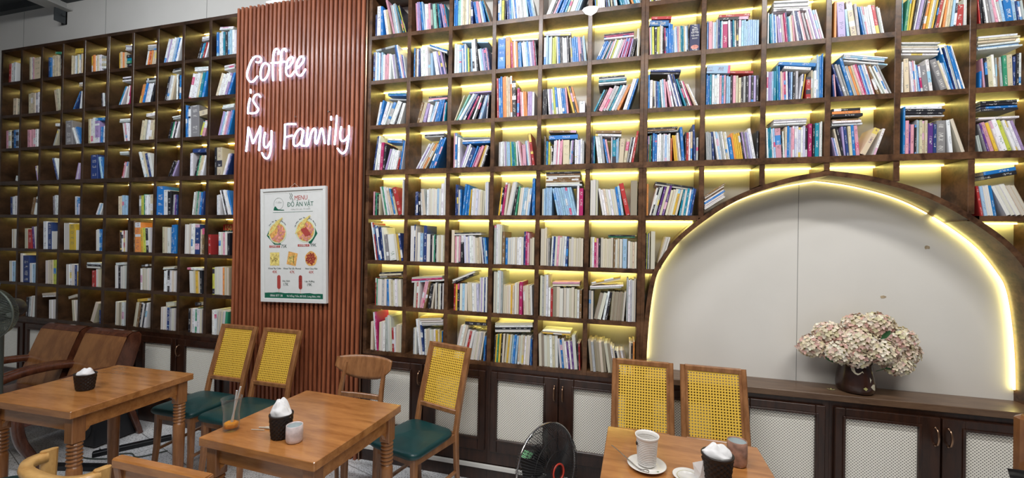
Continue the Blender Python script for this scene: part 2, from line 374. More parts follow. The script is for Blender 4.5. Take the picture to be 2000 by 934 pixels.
SIGN = [[[(-2.64,2.819),(-2.62,2.813),(-2.6,2.822),(-2.598,2.842),(-2.621,2.858),(-2.651,2.859),(-2.681,2.838),(-2.705,2.795),(-2.722,2.747),(-2.718,2.706),(-2.692,2.677),(-2.662,2.679),(-2.627,2.711)]],[[(-2.555,2.803),(-2.525,2.782),(-2.526,2.738),(-2.542,2.699),(-2.571,2.678),(-2.594,2.692),(-2.6,2.729),(-2.594,2.768),(-2.575,2.797),(-2.555,2.803)]],[[(-2.443,2.859),(-2.439,2.882),(-2.456,2.898),(-2.478,2.886),(-2.487,2.855),(-2.491,2.799),(-2.489,2.735),(-2.485,2.67)],[(-2.503,2.798),(-2.447,2.795)]],[[(-2.376,2.872),(-2.374,2.882),(-2.391,2.891),(-2.412,2.876),(-2.419,2.84),(-2.422,2.781),(-2.423,2.729),(-2.419,2.665)],[(-2.432,2.798),(-2.384,2.796)]],[[(-2.363,2.747),(-2.335,2.765),(-2.312,2.794),(-2.315,2.818),(-2.332,2.824),(-2.355,2.806),(-2.368,2.768),(-2.372,2.724),(-2.357,2.695),(-2.328,2.689),(-2.3,2.718)]],[[(-2.277,2.74),(-2.249,2.757),(-2.222,2.786),(-2.223,2.813),(-2.246,2.819),(-2.269,2.798),(-2.282,2.76),(-2.284,2.717),(-2.267,2.69),(-2.238,2.685),(-2.204,2.725)]],[[(-2.687,2.616),(-2.686,2.594)],[(-2.691,2.552),(-2.704,2.501),(-2.707,2.442)]],[[(-2.597,2.558),(-2.613,2.576),(-2.645,2.572),(-2.661,2.537),(-2.635,2.496),(-2.613,2.469),(-2.63,2.444),(-2.67,2.44),(-2.69,2.443)]],[[(-2.716,2.162),(-2.706,2.253),(-2.7,2.337)],[(-2.7,2.337),(-2.687,2.304),(-2.656,2.218)],[(-2.656,2.218),(-2.625,2.268),(-2.591,2.338)],[(-2.591,2.338),(-2.589,2.28),(-2.596,2.215),(-2.598,2.163)]],[[(-2.546,2.29),(-2.556,2.239),(-2.551,2.191),(-2.527,2.183),(-2.497,2.224)],[(-2.489,2.3),(-2.489,2.223),(-2.495,2.147),(-2.517,2.102),(-2.549,2.11),(-2.57,2.143)]],[[(-2.375,2.166),(-2.371,2.22),(-2.37,2.276),(-2.37,2.34)],[(-2.37,2.34),(-2.333,2.342),(-2.279,2.338)],[(-2.358,2.25),(-2.306,2.258)]],[[(-2.211,2.287),(-2.238,2.303),(-2.269,2.279),(-2.292,2.231),(-2.289,2.19),(-2.266,2.182),(-2.24,2.199),(-2.219,2.239),(-2.209,2.287)],[(-2.211,2.287),(-2.223,2.228),(-2.226,2.187),(-2.199,2.179)]],[[(-2.172,2.307),(-2.177,2.256),(-2.182,2.182),(-2.164,2.196),(-2.144,2.265),(-2.123,2.297),(-2.105,2.285),(-2.108,2.238),(-2.108,2.201),(-2.094,2.193),(-2.078,2.236),(-2.062,2.29),(-2.049,2.286),(-2.039,2.242),(-2.029,2.19)]],[[(-1.98,2.373),(-1.98,2.352)],[(-1.987,2.301),(-1.994,2.239),(-1.999,2.181)]],[[(-1.934,2.376),(-1.938,2.309),(-1.943,2.237),(-1.948,2.179)]],[[(-1.896,2.296),(-1.905,2.253),(-1.9,2.213),(-1.881,2.198),(-1.856,2.211),(-1.84,2.232)],[(-1.835,2.3),(-1.834,2.25),(-1.841,2.196),(-1.852,2.139),(-1.879,2.113),(-1.904,2.127),(-1.922,2.149)]]]
BOOKS = """
L 0 0|r,-55873,0,311,1744 w,-55553,0,311,1790 w,-55232,0,311,1837
L 0 1|e,-52947,-36,205,2089 w,-52735,-36,205,2084 p,-52523,-36,205,2020 e!,-52259,-63,895,1941
L 0 2|n,-49595,-100,200,1036,31393 B,-50466,-35,285,1847 b,-50172,-35,285,1778 e,-49827,-35,246,1929 e,-49573,-35,246,1873 e,-49319,-35,246,1916 e,-49066,-35,246,1874 k,-48812,-35,246,1897
L 0 3|y,-46974,-48,408,1191,31180 e,-47400,0,196,1696 e,-47198,0,196,1667 w,-46996,0,196,1653 c,-46794,0,196,1691 e,-46591,0,196,1712 w,-46389,0,196,1673 e,-46187,0,196,1731 y,-45985,0,196,1679
L 0 4|w,-43579,-91,207,599,29516 e,-43579,-91,207,637,29731 w,-43579,-91,207,599,29947 e,-43579,-91,207,637,30162 g,-43579,-91,207,599,30378 y,-44864,-33,237,1408 o,-44619,-33,237,1456 w,-44375,-33,237,1400 e,-44130,-33,237,1428 w,-43886,-33,237,1420
L 0 5|k,-40614,0,234,654,29395 n,-40614,0,234,654,29639 t,-40614,0,234,615,29882 k,-40614,0,234,654,30125 g,-40769,-102,146,809,30765 w,-40769,-102,146,760,30917 g,-40769,-102,146,760,31069 y,-41553,-32,201,1360 e,-41346,-32,201,1403 o,-41138,-32,201,1371 e,-40930,-32,201,1359
L 0 6|g,-38241,-38,107,994,30538 g,-38241,-38,107,1057,30650 g,-38241,-38,107,1057,30761 w,-38241,-38,107,1057,30873 w,-38339,187,165,1198 o,-38160,187,165,1171 r,-37981,187,165,1164 o,-37802,187,165,1161 e,-37623,187,165,1175 e,-37444,187,165,1180
L 0 7|w,-36231,269,199,1948 P,-36018,269,199,1967 w,-35805,269,199,1918 w,-35593,269,199,1991 c,-35380,269,199,2010 b,-35167,269,199,1969 w,-34954,269,199,1938
L 0 8|g,-32388,47,183,755,30621 w,-32388,47,183,755,30811 k,-32721,327,153,1273 b,-32553,327,153,1210 t,-32386,327,153,1215 r,-32218,327,153,1258 w,-32050,327,153,1261
L 0 9|w,-30664,-63,130,1334,31333 w,-30664,-63,130,1334,31468 b,-30895,-27,209,1883 w,-30679,-27,209,1850 w,-30463,-27,209,1907 t,-30247,-27,209,1819 k,-30031,-27,209,1871 c,-29815,-27,209,1830 c,-29599,-27,209,1918 w,-29383,-27,209,1921 w,-29167,-27,209,1877
L 1 0|e,-55152,0,505,1551 e,-54631,0,505,1480
L 1 1|e,-52994,-36,322,1829 e,-52662,-36,322,1880 e,-52330,-36,322,1822 g,-51998,-36,322,1839 w,-51666,-36,322,1901
L 1 2|e,-49287,-190,347,1947 e,-48923,-190,347,1959
L 1 3|e,-46385,0,179,566,28178 w,-46385,0,179,566,28364 b,-47009,514,132,1739 B,-46840,514,132,1731 w,-46073,126,110,1533
L 1 4|k,-43470,-92,128,1153 w,-43338,-92,128,1192 w,-43206,-92,128,1139 k,-43074,-92,128,1147
L 1 5|w,-41021,0,130,998,28142 k,-41021,0,130,1061,28277 w,-41021,0,130,998,28413 t,-41388,461,118,1694 b,-41240,461,118,1659 w,-41093,461,118,1648 r,-40532,176,88,1597 w,-40433,176,88,1589 m,-40333,176,88,1585
L 1 6|g,-38270,0,168,1086,27853 k,-38270,0,168,1021,28028 o,-38945,267,203,1571 o,-38725,267,203,1576 b,-38505,267,203,1648 w,-38286,267,203,1598 w,-38066,267,203,1575 w,-37847,267,203,1600 k,-37627,267,203,1579
L 1 7|g,-35441,79,150,918,28416 k,-35441,79,150,863,28572 k,-36128,226,202,1988 g,-35907,226,202,2068 w,-35686,226,202,2032 e,-35465,226,202,2005 w,-35011,0,173,2052 k,-34841,0,173,2009 b,-34672,0,173,1952
L 1 8|w,-33112,-40,162,1391,28332 w,-33112,-40,162,1391,28501 w,-33453,222,247,1980 w,-33188,222,247,1965 w,-32923,222,247,1969 e,-32659,222,247,1966 t,-32394,222,247,1987 b,-32129,222,247,2049
L 1 9|w,-30101,76,120,1004,28138 g,-30101,76,120,1068,28262 w,-30101,76,120,1004,28387 e,-30715,324,209,1798 w,-30487,324,209,1721 w,-30260,324,209,1771 w,-30032,324,209,1790 P,-29804,324,209,1732 b,-29576,324,209,1763
L 2 0|p,-56056,-37,356,1691 e,-55689,-37,356,1711 k,-55322,-37,356,1655 b,-54955,-37,356,1706 c,-54588,-37,356,1698
L 2 1|p,-53067,-36,280,1618 p,-52778,-36,280,1541 p,-52490,-36,280,1618 p,-52201,-36,280,1553 w,-51912,-36,280,1614 w,-51623,-36,280,1607
L 2 2|w,-49239,-55,264,640,24839 g,-49432,385,125,1553 e,-49282,385,125,1530
L 2 3|G!,-47928,-34,821,2125 w,-46500,-422,162,1593 w,-46313,-422,162,1563 c,-46125,-422,162,1624 b,-45937,-422,162,1625
L 2 4|b,-44255,0,255,1314,25033 e,-45014,-33,252,2139 w,-44754,-33,252,2130 w,-44494,-33,252,2219 P!,-44187,-33,522,1907 b,-43602,0,213,1385 b,-43382,0,213,1362 w,-43162,0,213,1428
L 2 5|g,-41257,0,156,1249,24694 w,-41257,0,156,1174,24857 w,-40749,-174,186,1560 p,-40555,-174,186,1576 w,-40361,-174,186,1567 w,-40166,-174,186,1543
L 2 6|w,-38288,62,275,962,25032 e,-38644,150,223,1631 e,-38411,150,223,1708 g,-38178,150,223,1645 w,-37945,150,223,1633 e,-37713,150,223,1637 e,-37480,150,223,1638
L 2 7|g,-35329,81,119,824,24619 w,-35329,81,119,877,24744 k,-35648,279,180,1344 n,-35455,279,180,1370 w,-35261,279,180,1376 k,-35068,279,180,1316 w,-34874,279,180,1359
L 2 8|e,-32514,154,438,837,24711 b,-33961,-29,146,2601 b,-33811,-29,146,2540 w,-33600,-29,208,2446 G!,-33385,-29,832,2516 Y,-32318,292,140,1219 p,-32018,292,279,1275
L 2 9|w,-30208,65,158,1126,25136 w,-30208,65,158,1126,25301 P,-30444,256,172,1897 c,-30261,256,172,1842 w,-30078,256,172,1874 p,-29895,256,172,1862 P,-29712,256,172,1922 b,-29529,256,172,1946
L 3 0|w,-54215,224,407,458
L 3 1|P,-51636,-230,142,1365 e,-51485,-230,142,1391
L 3 2|B,-48945,-351,171,2085 w,-48756,-351,171,2073
L 3 3|P,-46408,235,131,1478 w,-46264,235,131,1465 P,-46120,235,131,1416
L 3 4|B!,-44555,-33,797,2073 c,-43337,-220,187,1914 b,-43139,-220,187,1874
L 3 5|g,-41161,0,140,1006,21954 w,-41161,0,140,1006,22100 r,-40808,226,106,1395 p,-40696,226,106,1357 w,-40585,226,106,1370 w,-40473,226,106,1384
L 3 6|w,-38348,-329,164,2229 w,-38169,-329,164,2187 e,-37991,-329,164,2234 B,-37769,-290,247,2042 w,-37503,-290,247,2052
L 3 7|k,-35516,443,169,1355 k,-35323,443,169,1325 P,-35131,443,169,1383
L 3 8|B,-33125,0,322,1376,21837 w,-33370,0,145,1801 w,-33221,0,145,1827 k,-32795,241,167,1666 n,-32618,241,167,1611 e,-32441,241,167,1631 e,-32263,241,167,1642 w,-32086,241,167,1618
L 3 9|k,-30885,-28,186,2171 e!,-30655,-28,480,2164 w,-29990,312,122,1696 w,-29858,312,122,1724 P,-29726,312,122,1685 B,-29594,312,122,1713
L 4 0|B,-55189,-37,299,1669 w,-54881,-37,299,1683 w,-54572,-37,299,1739
L 4 1|u,-52049,227,248,1570 w,-51786,227,248,1652
L 4 2|G,-49341,-79,243,1672 w,-49089,-79,243,1751 w,-48837,-79,243,1706
L 4 3|w,-46561,-34,252,1615 c,-46302,-34,252,1570 l,-46042,-34,252,1565
L 4 4|w,-43709,414,138,1050 c,-43554,414,138,1045 w,-43398,414,138,1068
L 4 5|e,-41180,-32,195,1569 e,-40979,-32,195,1592 c,-40778,-32,195,1650 c,-40577,-32,195,1633 c,-40376,-32,195,1606
L 4 6|G,-38837,-31,243,1614 Y,-38586,-31,243,1616 n,-38336,-31,243,1710 w,-38085,-31,243,1655 w,-37835,-31,243,1671 e,-37584,-31,243,1685
L 4 7|b!,-36904,0,807,2343 w!,-36030,-30,382,2022 k!,-35595,-30,360,1938 G,-35045,34,134,1631 w,-34907,34,134,1645 v,-34769,34,134,1626 B,-34631,34,134,1620
L 4 8|w,-32944,101,190,1819 g,-32747,101,190,1867 n,-32550,101,190,1877 g,-32353,101,190,1811 b,-32156,101,190,1792 B,-31959,101,190,1871
L 4 9|w,-30550,-28,166,1544 w,-30379,-28,166,1584 w,-29770,-293,157,1984 k,-29601,-293,157,2028 w,-29432,-293,157,1994 w,-29263,-293,157,1961 b,-29094,-293,157,1958
L 5 0|w,-54882,-37,193,1757 e,-54683,-37,193,1774 w,-54483,-37,193,1772
L 5 1|e,-52994,-36,335,1845 r!,-52596,-36,512,1751 v,-51895,-140,251,2016 w,-51634,-140,251,2023
L 5 2|w!,-50507,-35,448,2504 B!,-49995,-35,494,2409 w!,-49435,-35,758,1626
L 5 3|w!,-47781,-34,645,2370 y!,-47066,-34,733,2273 w!,-46262,-34,464,1759
L 5 4|w,-43763,-33,186,1800 w,-43571,-33,186,1857 b,-43379,-33,186,1870 b,-43187,-33,186,1834
L 5 5|u,-41014,-32,160,1799 k,-40849,-32,160,1763 w,-40684,-32,160,1753 r,-40518,-32,160,1776 w,-40353,-32,160,1796
L 5 6|u,-39351,-31,170,2631 o!,-39132,-31,590,2463 y,-38436,-83,249,2009 Y,-38179,-83,249,2039 k,-37921,-83,249,2054 w,-37664,-83,249,2062
L 5 7|e!,-36146,-30,281,2124 e!,-35856,-30,281,2097 w!,-35566,-30,281,2053 b,-35214,0,192,2286 b,-35016,0,192,2303 b,-34819,0,192,2318
L 5 8|w,-33751,0,197,2347 w,-33548,0,197,2343 g,-33345,0,197,2416 w,-33142,0,197,2382 w,-32938,0,197,2419 B!,-32695,0,420,2344 e,-32204,0,208,1993 u,-31989,0,208,2054
L 5 9|r,-31308,-28,262,1571 M!,-31019,-28,668,2311 w,-30274,-28,208,1773 w,-30059,-28,208,1756 p,-29844,-28,208,1727 w,-29629,-28,208,1816 k,-29414,-28,208,1722
L 6 0|w,-55040,-37,357,1902 c,-54672,-37,357,1851
L 6 1|w,-53468,-37,259,2642 B!,-53147,-36,849,2455 w,-52219,-36,280,1780 c,-51930,-36,280,1695
L 6 2|w,-50064,-35,307,2084 e,-49747,-35,307,2129 e,-49430,-35,307,2157 Y,-49113,-35,307,2162
L 6 3|w,-47328,-34,324,1827 w,-46994,-34,324,1866 w,-46660,-34,324,1840 B,-46278,-34,223,1804 y,-46048,-34,223,1799
L 6 4|w,-44848,0,149,1608,12311 k,-44848,0,149,1710,12466 w,-44848,0,149,1608,12620 r,-44129,-33,386,1400 w,-43684,-33,195,1535 e,-43482,-33,195,1595 e,-43281,-33,195,1538
L 6 5|w,-41314,80,217,1005,12635 w,-41320,-32,260,1944 k,-41051,-32,260,1861 w,-40783,-32,260,1867 w,-40514,-32,260,1943
L 6 6|k,-38443,115,182,904,12586 w,-38450,-31,200,1768 g,-38244,-31,200,1822 g,-38038,-31,200,1773 g,-37832,-31,200,1765 w,-37627,-31,200,1826
L 6 7|w,-36001,97,112,1159,12451 e,-36001,97,112,1233,12567 w,-35886,0,200,1666 w,-35681,0,200,1734 k,-35475,0,200,1711 w,-35269,0,200,1735 e,-35063,0,200,1681 w,-34858,0,200,1683
L 6 8|w,-33455,0,175,1579,12546 w,-33161,-62,216,1761 w,-32938,-62,216,1742 e,-32715,-62,216,1819 y,-32492,-62,216,1779 e,-32269,-62,216,1744 k,-32045,-62,216,1826
L 6 9|Y,-30817,-28,197,2087 w,-30614,-28,197,2145 w,-30410,-28,197,2166 w,-30207,-28,197,2152 w,-30003,-28,197,2168 o,-29800,-28,197,2136 e,-29596,-28,197,2189 e,-29393,-28,197,2161
L 7 1|k,-52450,39,308,1756 g,-52042,78,318,1812 w,-51713,78,318,1888
L 7 2|w,-50533,83,182,1598,9450 e,-50533,83,182,1598,9640 w,-49521,-35,367,1664 w,-49142,-35,367,1693
L 7 3|e,-47040,268,242,997,9465 e,-46439,-113,257,1825 w,-46173,-113,257,1809
L 7 4|e!,-43909,342,387,1787 B,-43209,-33,157,1144
L 7 5|w,-41333,0,239,1967 e,-41087,0,239,1908 F,-40840,0,239,1932 w,-40594,0,239,1956
L 7 6|y,-38787,121,228,1109,9687 e,-39065,162,192,2031 e,-38864,162,192,2070 u,-38663,162,192,1985 k,-38462,162,192,2064 w,-38261,162,192,1972 k,-38060,162,192,2002 w,-37859,162,192,2067
L 7 7|g,-35603,58,297,882,9539 w,-36105,0,280,1820 w,-35817,0,280,1788 B,-35528,0,280,1806 g,-35240,0,280,1747 w,-34951,0,280,1774
L 7 8|k,-32578,127,261,645,9715 k,-33271,0,233,1863 g,-33031,0,233,1882 w,-32791,0,233,1904 n,-32551,0,233,1935 w,-32311,0,233,1891 g,-32072,0,233,1841
L 7 9|w,-30769,-28,204,1907 w,-30558,-28,204,1901 g,-30055,74,228,1853 g,-29820,74,228,1839 w,-29584,74,228,1892 n,-29348,74,228,1854
R 0 0|B,-16850,0,107,1525 w!,-16717,0,280,2086 b,-16360,-35,173,2014 w,-15944,-167,167,1761 e,-15779,-167,167,1778 p,-15430,-261,142,2498 g,-15284,-204,96,2054 w,-15179,-204,96,2081 c,-15074,-204,96,2129 g,-14969,-204,96,2129 t,-14654,-305,62,2029 k,-14585,-305,62,2040 Y,-14515,-305,62,2020 k,-14445,-305,62,2069
R 0 1|p,-13668,-62,99,1919 P,-13564,-62,99,1970 P,-13460,-62,99,1993 b,-13231,-124,98,1933 c,-13128,-124,98,1980 w,-13024,-57,138,1783 w,-12879,-57,138,1723 p,-12734,-57,138,1779 g,-12588,-57,138,1748 a,-12383,-90,107,1694 a,-12270,-90,107,1680 k,-12158,-90,107,1722 t,-12000,-115,95,1664 B,-11899,-115,95,1636 P,-11678,-190,62,1630 P,-11612,-190,62,1653 p,-11545,-190,62,1607 r,-11479,-190,62,1599 t,-11413,-190,62,1615
R 0 2|b,-10943,0,111,1704 b,-10826,0,111,1780 a,-10709,0,104,1699 a,-10599,0,104,1746 w,-10489,0,129,1697 e,-10352,0,129,1704 e,-10216,0,129,1679 w,-10079,0,129,1691 e,-9942,0,129,1638 B,-9763,-34,134,1534 b,-9423,-169,88,1467 b,-9328,-169,88,1479 p,-9233,-169,88,1474 p,-9138,-169,88,1470 w,-8999,-196,84,1444 c,-8908,-196,84,1481 b,-8817,-196,84,1449 t,-8542,-318,73,1550 u,-8461,-318,73,1526
R 0 3|b,-7953,0,119,1335 c,-7831,0,119,1348 Y,-7708,0,176,1293 k,-7491,0,70,1256 B,-7345,-64,101,1245 B,-7240,-64,101,1296 b,-7136,-64,101,1289 c,-7032,-64,101,1281 w,-6884,-105,107,1232 b,-6773,-105,107,1259 w,-6662,-105,107,1252 g,-6551,-105,107,1245 w,-6440,-105,107,1264 g,-6324,-110,93,1168 w,-6227,-110,93,1149 w,-6130,-110,93,1162 c,-6033,-110,93,1137 b,-5831,-202,91,1129 b,-5735,-202,91,1166 c,-5639,-202,91,1170 g,-5543,-202,91,1183
R 0 4|w,-4691,404,123,1769 w,-4552,404,123,1710 k,-4412,404,123,1756 p,-4273,404,123,1696 b,-4133,404,123,1752 b,-3924,391,132,1714 b,-3774,391,132,1703 t,-3565,358,133,1613 e,-3417,358,133,1649 w,-3275,344,101,1546 w,-3164,344,101,1562 w,-3052,344,101,1572 c,-2940,344,101,1616 c,-2828,344,101,1547
R 0 5|b,-1838,-57,65,1631 Y,-1764,-57,65,1623 w,-1697,-49,104,1597 w,-1588,-49,104,1540 w,-1478,-49,104,1525 w,-1369,-49,104,1528 B,-1187,-99,68,1560 k,-1115,-99,68,1573 c,-1043,-99,68,1548 e,-899,-142,86,1507 k,-808,-142,86,1489 c,-716,-142,86,1539 w,-625,-142,86,1542 t,-353,-258,122,1526 t,-220,-258,122,1538 c,-87,-258,122,1595 c,46,-258,122,1597 o,295,-328,106,1589 t,413,-328,106,1585 c,532,-328,106,1600 c,650,-328,106,1610
R 0 6|w,1265,0,102,1450 Y,1371,0,102,1420 k,1476,0,102,1454 w,1581,0,102,1448 e,1687,0,102,1468 w,1792,0,102,1428 e,1898,0,102,1436 B,2003,0,102,1487 b,2108,0,102,1439 g,2214,0,102,1452 k,2319,0,102,1498 w,2499,-55,204,1428 w,2709,-55,204,1417 c,2920,-55,204,1465 e,3131,-55,204,1454 c,3341,-55,204,1458 k,3552,-55,204,1408 w,3762,-55,204,1441
R 0 7|b,4492,-91,164,1426 w,4667,-91,164,1391 w,4836,-91,164,1387 e,5006,-91,164,1433 k,5176,-91,164,1422 c,5346,-91,164,1438 w,5515,-91,164,1448 b,5685,-91,164,1464 w,5855,-91,164,1388 p,6025,-91,164,1434 c,6194,-91,164,1430 w,6364,-91,164,1436 g,6534,-91,164,1427 t,6704,-91,164,1428
R 0 8|w,7601,-154,161,1493 w,7761,-154,161,1456 t,7934,-154,161,1464 b,8103,-154,161,1477 P,8271,-154,161,1425 w,8439,-154,161,1455 m,8607,-154,161,1426 b,8776,-154,161,1429 w,8944,-154,161,1417 g,9112,-154,161,1435 c,9280,-154,161,1436 p,9449,-154,161,1462 w,9617,-154,161,1467 b,9785,-154,161,1489
R 0 10|w,13584,58,176,1292 b,13766,58,176,1263 e,13949,58,176,1279 c,14131,58,176,1268 g,14314,58,176,1308 P,14496,58,176,1331 w,14679,58,176,1269 t,14862,58,176,1259 y,15044,58,176,1314 r,15227,58,176,1284 w,15409,58,176,1296 b,15592,58,176,1261 k,15774,58,176,1270 e,15957,58,176,1310
R 0 11|w,16500,-74,177,1292 g,16682,-74,177,1311 t,16865,-74,177,1320 P,17047,-74,177,1273 c,17230,-74,177,1293 e,17413,-74,177,1280 b,17595,-74,177,1284 w,17778,-74,177,1276 r,17961,-74,177,1321
R 1 0|g,-16740,125,161,1482,28218 B,-16910,0,115,1981 w,-16766,0,123,1984 c,-16638,0,123,1989 w,-16495,0,102,1910 B,-16389,0,102,1936 c,-16284,0,102,1929 w,-16155,0,142,1757 p,-16007,0,142,1726 p,-15860,0,142,1786 w,-15713,0,142,1776 w,-15317,-144,99,1713 P,-15213,-144,99,1699 g,-15110,-144,99,1718 B,-14881,-212,97,2415 b,-14779,-212,97,2386 w,-14676,-212,97,2389 p,-14573,-176,55,1609 P,-14515,-176,55,1648 B,-14457,-176,55,1621 w,-14398,-176,55,1592
R 1 1|w,-12715,-380,123,1392,28102 b,-12715,-380,123,1392,28230 b,-13830,0,99,1993 u,-13725,0,99,1963 w,-13600,0,115,1885 B,-13479,0,115,1921 w!,-13276,-41,172,1976 w!,-13095,-41,172,2024 w!,-12914,-41,172,2010 g,-12725,-47,161,1522 c,-12555,-47,161,1525 w,-12205,-168,127,1631 w,-12070,-168,127,1631 P,-11815,-242,114,1594 B,-11692,-242,114,1623 P,-11569,-242,114,1591 G,-11446,-152,36,1490 k,-11408,-152,36,1468
R 1 2|c,-10367,-107,103,1806,28179 w,-10865,0,155,1940 w,-10705,0,155,1905 c,-10544,0,155,1853 w,-10317,-41,99,1829 b,-10214,-41,99,1877 w,-10111,-41,99,1862 t,-10008,-44,97,1573 Y,-9908,-44,97,1570 k,-9808,-44,97,1547 c,-9708,-44,97,1544 w,-9563,-74,128,2025 w,-9430,-74,128,2127 k,-9298,-74,128,2095 w,-9069,-145,128,1452 c,-8935,-145,128,1476 P,-8801,-145,128,1443 B,-8666,-145,128,1457 p,-8532,-148,75,1463 B,-8454,-148,75,1456
R 1 3|w,-6962,-67,100,1654,27917 b!,-7904,0,486,1990 o!,-7350,-29,301,2019 m,-7003,-53,111,1647 o,-6888,-53,111,1685 w,-6773,-53,111,1715 o,-6658,-53,111,1663 b,-6543,-53,115,1587 b,-6424,-53,115,1586 w,-6225,-106,110,1563 w,-6111,-106,110,1647 c,-5996,-106,110,1607 b,-5881,-106,110,1635 w,-5766,-106,110,1571 P,-5651,-98,80,1536 P,-5568,-98,80,1576 m,-5484,-98,80,1595 k,-5400,-98,80,1543
R 1 4|g,-4942,-92,98,1670,28037 w,-4942,-92,98,1670,28139 w,-4929,0,133,1721 c,-4793,0,133,1800 c,-4635,0,106,1695 w,-4526,0,106,1720 Y,-4383,0,108,1627 Y,-4272,0,108,1700 w,-4102,-38,98,1679 b,-4000,-38,98,1639 k,-3881,-51,73,1628 k,-3805,-51,73,1605 w,-3730,-51,73,1618 w,-3655,-51,73,1542 w,-3581,-50,123,1571 k,-3454,-50,123,1638 k,-3279,-81,74,1534 g,-3203,-81,74,1553 b,-3129,-68,117,1512 b,-3008,-68,117,1588 b,-2887,-68,117,1544 p,-2747,-82,84,1539 p,-2659,-82,84,1470 B,-2572,-82,84,1507 g,-2457,-103,79,1472 c,-2375,-103,79,1547
R 1 5|w,-1283,0,79,1701,27377 p,-1283,0,79,1701,27458 m,-1283,0,79,1701,27540 k,-1283,0,79,1701,27622 b,-1646,434,90,1138 b,-1541,434,90,1171 b,-1436,434,90,1138 g,-1331,434,90,1146 t,-1184,392,80,1109 p,-1093,392,80,1114 w,-930,342,92,1165 Y,-827,342,92,1168 w,-724,342,92,1150 w,-621,342,92,1167 g,-519,342,92,1135 p,-416,342,92,1144 P,-252,279,81,1190 m,-163,279,81,1145 P,-74,279,81,1150 m,15,279,81,1151 P,191,211,93,1088 k,292,211,93,1057 k,393,211,93,1059 w,613,0,59,1659 e,675,0,59,1629
R 1 6|T!,1265,-117,337,1056,27900 r,1369,-93,183,1101,28269 p,1320,-34,44,1611 w,1365,-34,44,1635 c,1416,-34,44,1681 Y,1458,-27,116,1623 k,1575,0,116,1555 Y,1692,0,76,1602 Y,1771,0,76,1625 e,1849,0,76,1693 w,1928,0,76,1692 k,2006,0,76,1644 m,2127,-27,74,1505 b,2203,-27,74,1496 b,2280,-27,74,1481 b,2369,-32,114,1739 b,2486,-32,114,1669 c,2619,-47,66,1510 w,2687,-47,66,1440 c,2755,-47,66,1514 p,2824,-26,85,1520 e,2911,-26,85,1499 t,2998,-26,85,1520 t,3103,-34,69,1497 e,3175,-34,69,1526 w,3246,-34,69,1466 c,3318,-34,69,1501 k,3390,-34,69,1534 D!,3456,0,527,1488
R 1 7|k!,4962,-63,176,1464,27751 r!,4962,-63,176,1557,27934 c,4362,0,31,1577 b,4393,0,31,1640 p!,4453,0,190,1597 w,4661,0,76,1518 c,4739,0,76,1492 g,4828,0,89,1642 B,4920,0,89,1613 t,5040,0,59,1579 w,5101,0,59,1555 m!,5172,0,246,1646 w,5471,-31,106,1614 B,5581,-31,106,1606 t,5691,-31,88,1589 e,5781,-31,88,1648 k,5872,-31,88,1626 w!,5960,0,132,1631 c,6108,0,104,1438 c,6215,0,104,1447 c,6323,0,104,1392 c,6430,0,104,1449 c,6537,0,104,1444 c,6644,0,104,1414 c,6752,0,104,1419 c,6859,0,104,1381
R 1 8|w!,7656,-77,108,1741,27945 g!,7656,-77,108,1741,28058 w!,7656,-77,108,1637,28171 g!,7656,-77,108,1637,28283 w!,7656,-77,108,1637,28396 w,7373,0,41,1663 w,7416,0,41,1703 t,7534,-46,89,1600 c,7627,-46,89,1633 b,7721,-47,67,1552 w,7790,-47,67,1559 P,7920,-82,81,1473 P,8005,-82,81,1533 g,8090,-82,81,1518 p,8189,-94,73,1549 m,8266,-94,73,1586 B,8342,-94,73,1630 t,8419,-85,76,1388 w,8499,-85,76,1410 e,8579,-83,54,1474 p,8636,-83,54,1413 w,8798,-154,71,1651 B,8873,-154,71,1634 B,8949,-154,71,1650 w,9100,-202,74,1622 p,9178,-202,74,1660 g,9302,-228,63,1520 k,9370,-228,63,1541 p,9437,-228,63,1492 g,9504,-228,63,1539 w,9586,-240,82,1649 P,9675,-240,82,1705 w,9764,-240,82,1702 c,9852,-240,82,1621 w,9941,-240,82,1612
R 1 9|o!,10456,0,104,1891 P!,10653,-51,343,1840 c!,11062,-95,116,1446 e!,11242,-141,263,1869 g!,11510,-112,129,1676 b,11759,-184,73,1526 c,11835,-184,73,1484 p,11911,-184,73,1520 w,11980,-143,86,1492 w,12070,-143,86,1476 w!,12199,-165,146,1548 R!,12352,-165,146,1513 g,12513,-166,89,1397 w,12606,-166,89,1356
R 1 10|t,13394,0,58,1601 n,13530,91,64,1570 n,13597,91,64,1525 Y,13665,91,64,1577 y,13736,122,60,1568 y,13798,122,60,1562 k,13861,122,60,1531 w,13949,160,63,1530 P!,14081,160,126,1604 G,14158,182,65,1669 k,14226,182,65,1650 o!,14363,154,94,1615 y!,14462,154,94,1610 w,14540,159,66,1586 g,14609,159,66,1526 y,14679,159,66,1589 k,14748,159,66,1562 r!,14899,159,149,1517 e,14977,159,75,1587 o,15151,106,87,1488 e,15243,106,87,1463 e,15334,106,87,1469 c,15472,80,96,1472 w,15572,80,96,1413 r!,15871,50,267,1066 w,15920,0,40,1360 w,15962,0,40,1362
R 1 11|r,16499,-78,57,1207 k,16558,-78,57,1233 k,16685,-130,80,1245 w,16769,-130,80,1223 G,16876,-149,102,1226 g,16982,-149,102,1191 p!,17141,-190,113,1166 w,17260,-190,57,1137 g,17328,-162,104,1111 c,17437,-162,104,1111 b!,17539,-124,287,1074 c!,17831,-110,129,1013 B,17988,-136,83,967 w,18074,-136,83,953 g,18160,-136,83,955
